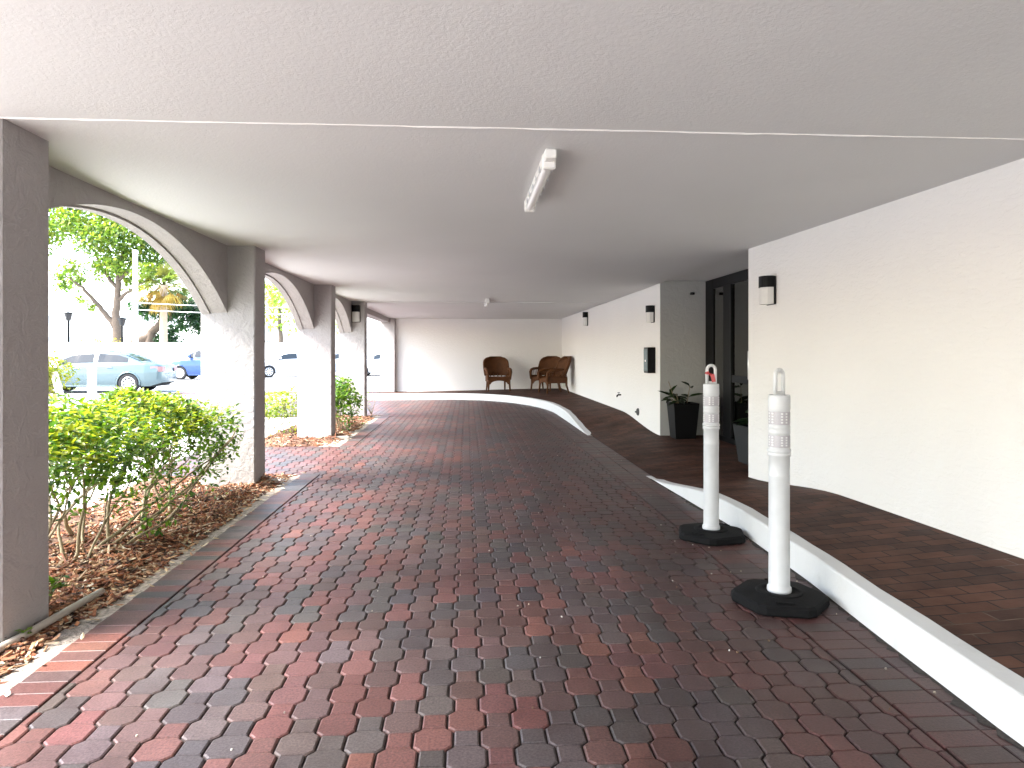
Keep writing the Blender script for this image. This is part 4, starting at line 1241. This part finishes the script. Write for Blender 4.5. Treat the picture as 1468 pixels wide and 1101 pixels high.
SED_ROOF = [(-1.78,1.06),(-1.0,1.38),(-.35,1.455),(.25,1.43),(.55,1.36),(1.25,.95)]
PLAN = [(-2.42,.74),(-2.30,.88),(-1.9,.97),(-.8,1.0),(.9,1.0),(1.8,.96),(2.25,.84),(2.42,.66)]
sed = car('parked_car', 'pale teal sedan parked with its rear toward the second pillar', paintmat('teal_paint', (.080,.125,.14)), SED_DECK, SED_ROOF, 1.82, (-1.38, 1.40), .335, PLAN, group='cars parked in the lot')
# the near rear wheel stands at pixel 183, 24 m out; nose to -X
wx, wy = at(180.5, 23.9)
sed.rotation_euler.z = PI + .04; sed.location = (wx-1.38, wy+.91, -.02)
SUV_DECK = [(-2.25,.70),(-2.2,1.0),(-1.6,1.10),(0,1.08),(1.0,1.06),(1.5,1.02),(2.1,.92),(2.25,.66)]
SUV_ROOF = [(-2.2,1.12),(-1.9,1.55),(-1.2,1.66),(.2,1.66),(.6,1.58),(1.3,1.06)]
SPL = [(-2.25,.80),(-2.0,.94),(-1.2,1.0),(1.3,1.0),(1.95,.92),(2.25,.72)]
suv = car('parked_car', 'bright blue crossover parked behind the teal sedan', paintmat('blue_paint', (.018,.06,.20)), SUV_DECK, SUV_ROOF, 1.84, (-1.3, 1.35), .35, SPL, group='cars parked in the lot')
wx, wy = at(257, 35.8); suv.rotation_euler.z = PI; suv.location = (wx+1.35, wy+.92, -.02)
M_wcar = paintmat('white_car_paint', (.55,.56,.58))
def white_car(px, d, rz, label):
    c = copy_tree(sed); c['label'] = label
    x, y = at(px, d); c.location = (x, y, -.02); c.rotation_euler.z = rz
    for ch_ in c.children:
        if ch_.name.split('.')[0] in ('body', 'side_mirror', 'door_handle', 'sill', 'wheel_arch'):
            ch_.data = ch_.data.copy(); ch_.data.materials[0] = M_wcar
    return c
white_car(416, 40.5, PI+.5, 'white sedan in the lot seen through the second arch')
white_car(490, 42.5, PI+.25, 'white sedan in the lot behind the third and fourth pillars')
white_car(553, 42.5, PI+.15, 'white sedan in the lot seen past the last arcade pillar')

# ------------------------------------------------------------------ outside: posts, wall, lamps, trees, building
M_white = simple('white_paint', (.78,.78,.76), .6, noise=.06)
t = thing('stake', 'leaning white stake in front of the yellow green bush', 'stake', (*at(95, 15.0), 0))
mb = MB(); mb.box((-.06,-.05,-.05), (.06,.05,.98), .012, Matrix.Rotation(-.27, 4, 'Y')); mb.build('stake_post', M_white, t)
t = thing('marker_post', 'upright white post beside the teal sedan', 'post', (*at(132, 17.5), 0))
mb = MB(); mb.box((-.08,-.08,-.05), (.08,.08,1.02), .012); mb.build('post', M_white, t)
mb = MB(); mb.box((-.10,-.10,1.022), (.10,.10,1.06), .01); mb.build('post_cap', M_white, t)
t = thing('boundary_wall', 'long white boundary wall at the back of the parking lot', 'wall', (-18, 48, 0))
mb = MB(); mb.box((-45,-.1,-.05), (28,.1,1.98)); mb.build('wall_panel', M_white, t)
mb = MB(); mb.box((-45,-.14,1.982), (28,.14,2.06)); mb.build('coping', M_white, t)
def street_lamp(px, d, topy, label):
    x, y = at(px, d); h = zat(topy, d)
    t = thing('street_lamp', label, 'street lamp', (x, y, 0), 0, 'dark lamp posts behind the boundary wall')
    mb = MB(); mb.lathe([(.16,0),(.16,.3),(.10,.4),(.085,1.2),(.07,h-.65)], 12); mb.build('pole', M_blackmetal, t)
    mb = MB(); mb.lathe([(.08,h-.65),(.16,h-.6),(.26,h-.18),(.29,h-.14)], 8, smooth=False); mb.build('lantern', simple('lantern_glass', (.015,.015,.017), .3), t)
    mb = MB(); mb.lathe([(.32,h-.138),(.30,h-.08),(.08,h-.02),(.02,h)], 8, smooth=False); mb.build('lantern_cap', M_blackmetal, t)
street_lamp(98, 50.5, 447, 'dark lamp post standing alone behind the white wall')
street_lamp(175, 52, 455, 'dark lamp post close beside the oak trunk')
def pole(px, d, topy, r, label):
    x, y = at(px, d); t = thing('utility_pole', label, 'pole', (x, y, 0))
    h = zat(topy, d)
    mb = MB(); mb.lathe([(r,0),(r*.8,h)], 14); mb.build('pole', M_white, t)
    mb = MB(); mb.lathe([(r*1.0,h+.002),(r*.9,h+.15),(.03,h+.2)], 14); mb.build('pole_cap', M_white, t)
    return Vector((x, y, h))
pt = pole(194, 50, 362, .2, 'tall white utility pole between the oak and the palm')
for k, (zz, nm) in enumerate(((zat(434, 50), 'upper pale power line running right from the utility pole'), (zat(444, 50), 'lower pale power line running right from the utility pole'))):
    t = thing('power_line', nm, 'cable', (pt.x, pt.y, zz))
    mb = MB(); mb.tube([(0,0,0)]+[(3.0*i, .3*i, -.25*math.sin(PI*i/6)) for i in range(1, 7)], .03, 6); o = mb.build('cable', M_white, t)

def foliage_blob(lf, R, c, r, n, L, pal, yel=.1, squash=.75):
    for _ in range(n):
        v = rvec(R)*(R.random()**.45)
        p = Vector((c[0]+v.x*r, c[1]+v.y*r, c[2]+v.z*r*squash))
        leaf(lf, p, rvec(R), Vector((0,0,1))+rvec(R)*.8, R.uniform(*L), R.uniform(*L)*.55, leafcol(R, pal, yel if v.z > 0 else 0), .2)
def tree(name, label, base, limbs, blobs, pal, seed, L=(.25,.5), dens=60, yel=.12, tr=.42):
    t = thing(name, label, 'tree', base)
    R = random.Random(seed); tk = MB(); lf = MB()
    for pts, r0, r1 in limbs:
        n = len(pts); P3 = []
        for i in range(n-1):
            for k in range(4):
                s_ = k/4; P3.append(Vector(pts[i]).lerp(Vector(pts[i+1]), s_) + rvec(R)*.06)
        P3.append(Vector(pts[-1]))
        tk.tube(P3, [r0+(r1-r0)*i/(len(P3)-1) for i in range(len(P3))], 9)
    for (x, y, z, r) in blobs:
        foliage_blob(lf, R, (x, y, z), r, int(dens*r*r), L, pal, yel)
    tk.build('trunk', M_bark, t); lf.build('crown', M_leaf_far, t)
    return t
# oak at 55 m, fork seen at pixel 168
D = 55.0
bx, by = at(169, D)
def loc(px, py, dy=0.0):
    d = D; x, y = at(px, d); return (x-bx, y-by+dy, zat(py, d))
limbs = [([(0,0,-.1), loc(168,478), loc(166,455), loc(168,425), loc(170,395), loc(178,350)], .42, .12),
         ([loc(166,470), loc(150,448), loc(135,430), loc(118,412), loc(95,396)], .24, .06),
         ([loc(169,430), loc(180,422), loc(192,412), loc(210,402)], .16, .05), ([loc(170,400), loc(182,390), loc(190,372), loc(205,345)], .16, .05), ([loc(168,415), loc(150,390), loc(135,360), loc(110,335)], .15, .05)]
R = random.Random(77); blobs = []
for (px, py, r) in ((80,318,1.6),(105,322,1.7),(130,328,1.9),(155,325,2.0),(180,335,2.0),(205,345,1.9),(228,352,1.7),(245,370,1.4),(150,350,1.7),(170,362,1.7),(195,372,1.5),(215,380,1.3),(225,392,1.0),(130,372,1.2),(115,388,1.1),(98,402,1.0),(150,385,1.2),(168,395,1.2),(180,383,1.3),(75,345,1.2),(72,365,.8),(75,392,.7),(132,440,.6),(128,432,.5),(105,412,.7),(60,330,1.8),(40,325,2.0),(100,285,2.6),(150,275,2.8),(200,290,2.6),(240,310,2.4),(270,330,2.0),(190,402,.8),(185,412,.5),(20,340,2.2),(300,340,2.0)):
    p = loc(px, py, R.uniform(-2.0, 2.0)); blobs.append((*p, r))
tree('oak_tree', 'tall spreading oak behind the white wall, forked trunk', (bx, by, 0), limbs, blobs, [(.09,.165,.026),(.13,.21,.032),(.16,.235,.035),(.06,.12,.026),(.19,.23,.04)], 41, (.22, .46), 125, .2)
# darker tree with a leaning trunk
D = 62.0; bx, by = at(205, D)
limbs = [([(0,0,-.1), loc(218,476), loc(232,462), loc(250,452), loc(270,440)], .45, .16), ([loc(222,478), loc(205,486), loc(190,492)], .3, .4), ([loc(240,458), loc(226,446), loc(214,438)], .15, .06)]
blobs = [(*loc(px, py, R.uniform(-1.5, 1.5)), r) for (px, py, r) in ((214,440,1.1),(208,446,.8),(225,446,1.1),(222,452,.8),(250,440,1.2),(262,436,1.3),(275,442,1.4),(285,455,1.3),(272,458,1.2),(258,450,1.1),(282,432,1.1),(245,425,.8),(255,418,.7),(290,440,1.5),(276,470,.7),(250,468,.9),(243,478,.8),(240,488,.9),(250,490,.8),(222,488,.6),(216,482,.5))]
tree('broadleaf_tree', 'darker green tree with leaning trunk right of the palm', (bx, by, 0), limbs, blobs, [(.02,.06,.025),(.03,.075,.03),(.015,.045,.02)], 43, (.24,.48), 150, 0.0)
# pale trees glimpsed through the further arches
D = 66.0
for k, (px, lab, bl) in enumerate(((402, 'pale green tree crown seen high through the second arch', ((400,430,2.0),(392,445,1.6),(415,436,1.6),(412,470,1.2),(388,460,1.2),(405,415,2.4),(380,425,2.4))), (488, 'pale green tree glimpsed through the third arch', ((486,455,1.6),(494,470,1.3),(480,446,1.8))))):
    bx, by = at(px, D)
    tree('broadleaf_tree', lab, (bx, by, 0), [([(0,0,-.1), loc(px, 470), loc(px-2, 440)], .3, .1)], [(*loc(a, b, R.uniform(-1,1)), r) for a, b, r in bl], [(.20,.30,.06),(.25,.33,.08)], 50+k, (.3,.5), 34, .2, )
# palm
D = 47.0 + 6; bx, by = at(234.5, D)
t = thing('palm_tree', 'palm with a pale trunk and hanging yellow dead fronds', 'tree', (bx, by, 0))
zc_ = zat(409, D)
mb = MB(); prof = []
for k in range(31):
    s_ = k/30; prof.append(((.30-.07*s_)*(1+.05*(k % 2))+.10*max(0, (s_-.86)/.14), zc_*s_))
mb.lathe(prof, 14); mb.build('trunk', simple('palm_bark', (.36,.27,.19), .85, noise=.3, nscale=5, bump=.5, bscale=9), t)
R = random.Random(9)
def frond(mb, R, az, el, L, col, droop):
    d = Vector((math.cos(az)*math.cos(el), math.sin(az)*math.cos(el), math.sin(el)))
    stem = [Vector((0,0,zc_)) + d*(L*.5*s_) + Vector((0,0,-droop*(s_**2)*.25)) for s_ in (0,.5,1)]
    mb.tube(stem, [.04,.03,.02], 5, col=col)
    hub = stem[-1]; side = d.cross(Vector((0,0,1))).normalized(); upv = side.cross(d)
    for k in range(17):
        a = -1.35+2.7*k/16; dd = d*math.cos(a)+side*math.sin(a)*.9 + upv*.1*math.cos(a*2)
        ln = L*.62*(1-.25*abs(a)/1.35)*R.uniform(.85,1.1)
        mid = hub+dd*ln*.55+Vector((0,0,-droop*.18)); end = hub+dd*ln+Vector((0,0,-droop*R.uniform(.45,.8)))
        wv = dd.cross(upv).normalized()*.045
        k2 = R.uniform(.8,1.2); c = tuple(v*k2 for v in col)
        mb.add([hub-wv*.4, hub+wv*.4, mid+wv, mid-wv, end], [(0,1,2,3),(3,2,4)], False, c)
mb = MB()
for k in range(26): frond(mb, R, R.uniform(0, 2*PI), R.uniform(-.05, 1.25), R.uniform(1.9, 2.6), R.choice([(.12,.15,.03),(.17,.17,.035),(.09,.13,.03)]), R.uniform(.5,1.1))
mb.build('crown', M_leaf_far, t)
mb = MB()
for k in range(20): frond(mb, R, R.uniform(0, 2*PI), R.uniform(-1.1, -.25), R.uniform(1.5, 2.1), R.choice([(.30,.19,.05),(.34,.24,.07),(.22,.13,.045)]), R.uniform(.6,1.1))
mb.build('dead_fronds', M_leaf_far, t)
# white building beyond
def facade(label, loc_, rz, w_, d_, h_, rows, cols, wx0, wx1, wz0, dz):
    t = thing('white_building', label, 'building', loc_, rz)
    mb = MB(); mb.box((0,0,0), (w_,d_,h_)); mb.build('wall', M_white, t)
    mb = MB(); mb.box((-.2,-.2,h_+.002), (w_+.2,d_+.2,h_+.35)); mb.build('parapet', M_white, t)
    for r in range(rows):
        for c in range(cols):
            x = wx0+(wx1-wx0)*c/max(1, cols-1); z = wz0+dz*r
            mb = MB(); mb.box((x-.5,-.04,z), (x+.5,-.003,z+1.3)); mb.build('window', simple('far_glass', (.25,.28,.30), .2) if 'far_glass' not in bpy.data.materials else bpy.data.materials['far_glass'], t)
x, y = at(50, 84); facade('low white building with small windows behind the oak', (x, y, 0), 0, 24, 10, 7.2, 2, 8, 1.5, 22, 2.0, 2.6)
x, y = at(372, 92); facade('white flat roofed building seen through the second arch', (x, y, 0), 0, 18, 10, 6.3, 2, 6, 1.5, 16, 1.6, 2.5)
t = thing('lot_sign', 'small white sign with dark lettering at the lot edge', 'sign', (*at(386, 58), 0))
mb = MB(); mb.box((-.5,-.03,zat(498,58)), (.5,.03,zat(483,58)), .01); mb.build('sign_board', M_white, t)
mb = MB(); mb.tube([(-.35,0,0),(-.35,0,zat(497,58))], .04, 8); mb.tube([(.35,0,0),(.35,0,zat(497,58))], .04, 8); mb.build('sign_post', M_white, t)
mb = MB()
for r_, zz in enumerate((zat(489.5,58), zat(493.5,58))):
    for k in range(5 - r_*2): mb.box((-.38+k*.16, -.04, zz-.05), (-.38+k*.16+.11, -.031, zz+.07))
mb.build('sign_lettering', M_dark, t)
t = thing('hedge_row', 'low yellow hedge strip against the boundary wall foot of the oak', 'hedge', (*at(140, 53), 0))
R = random.Random(70); lf = MB()
for k in range(900):
    leaf(lf, Vector((R.uniform(-1.6,1.6), R.uniform(-.5,.5), R.uniform(1.2, 2.5)-abs(R.gauss(0,.1)))), rvec(R), Vector((0,0,1))+rvec(R)*.5, R.uniform(.1,.2), R.uniform(.06,.1), leafcol(R, [(.35,.28,.05),(.28,.25,.05)]), .2)
lf.build('foliage', M_leaf_far, t)

print('objects', len(scene.objects), 'faces', sum(len(o.data.polygons) for o in scene.objects if o.type == 'MESH'))
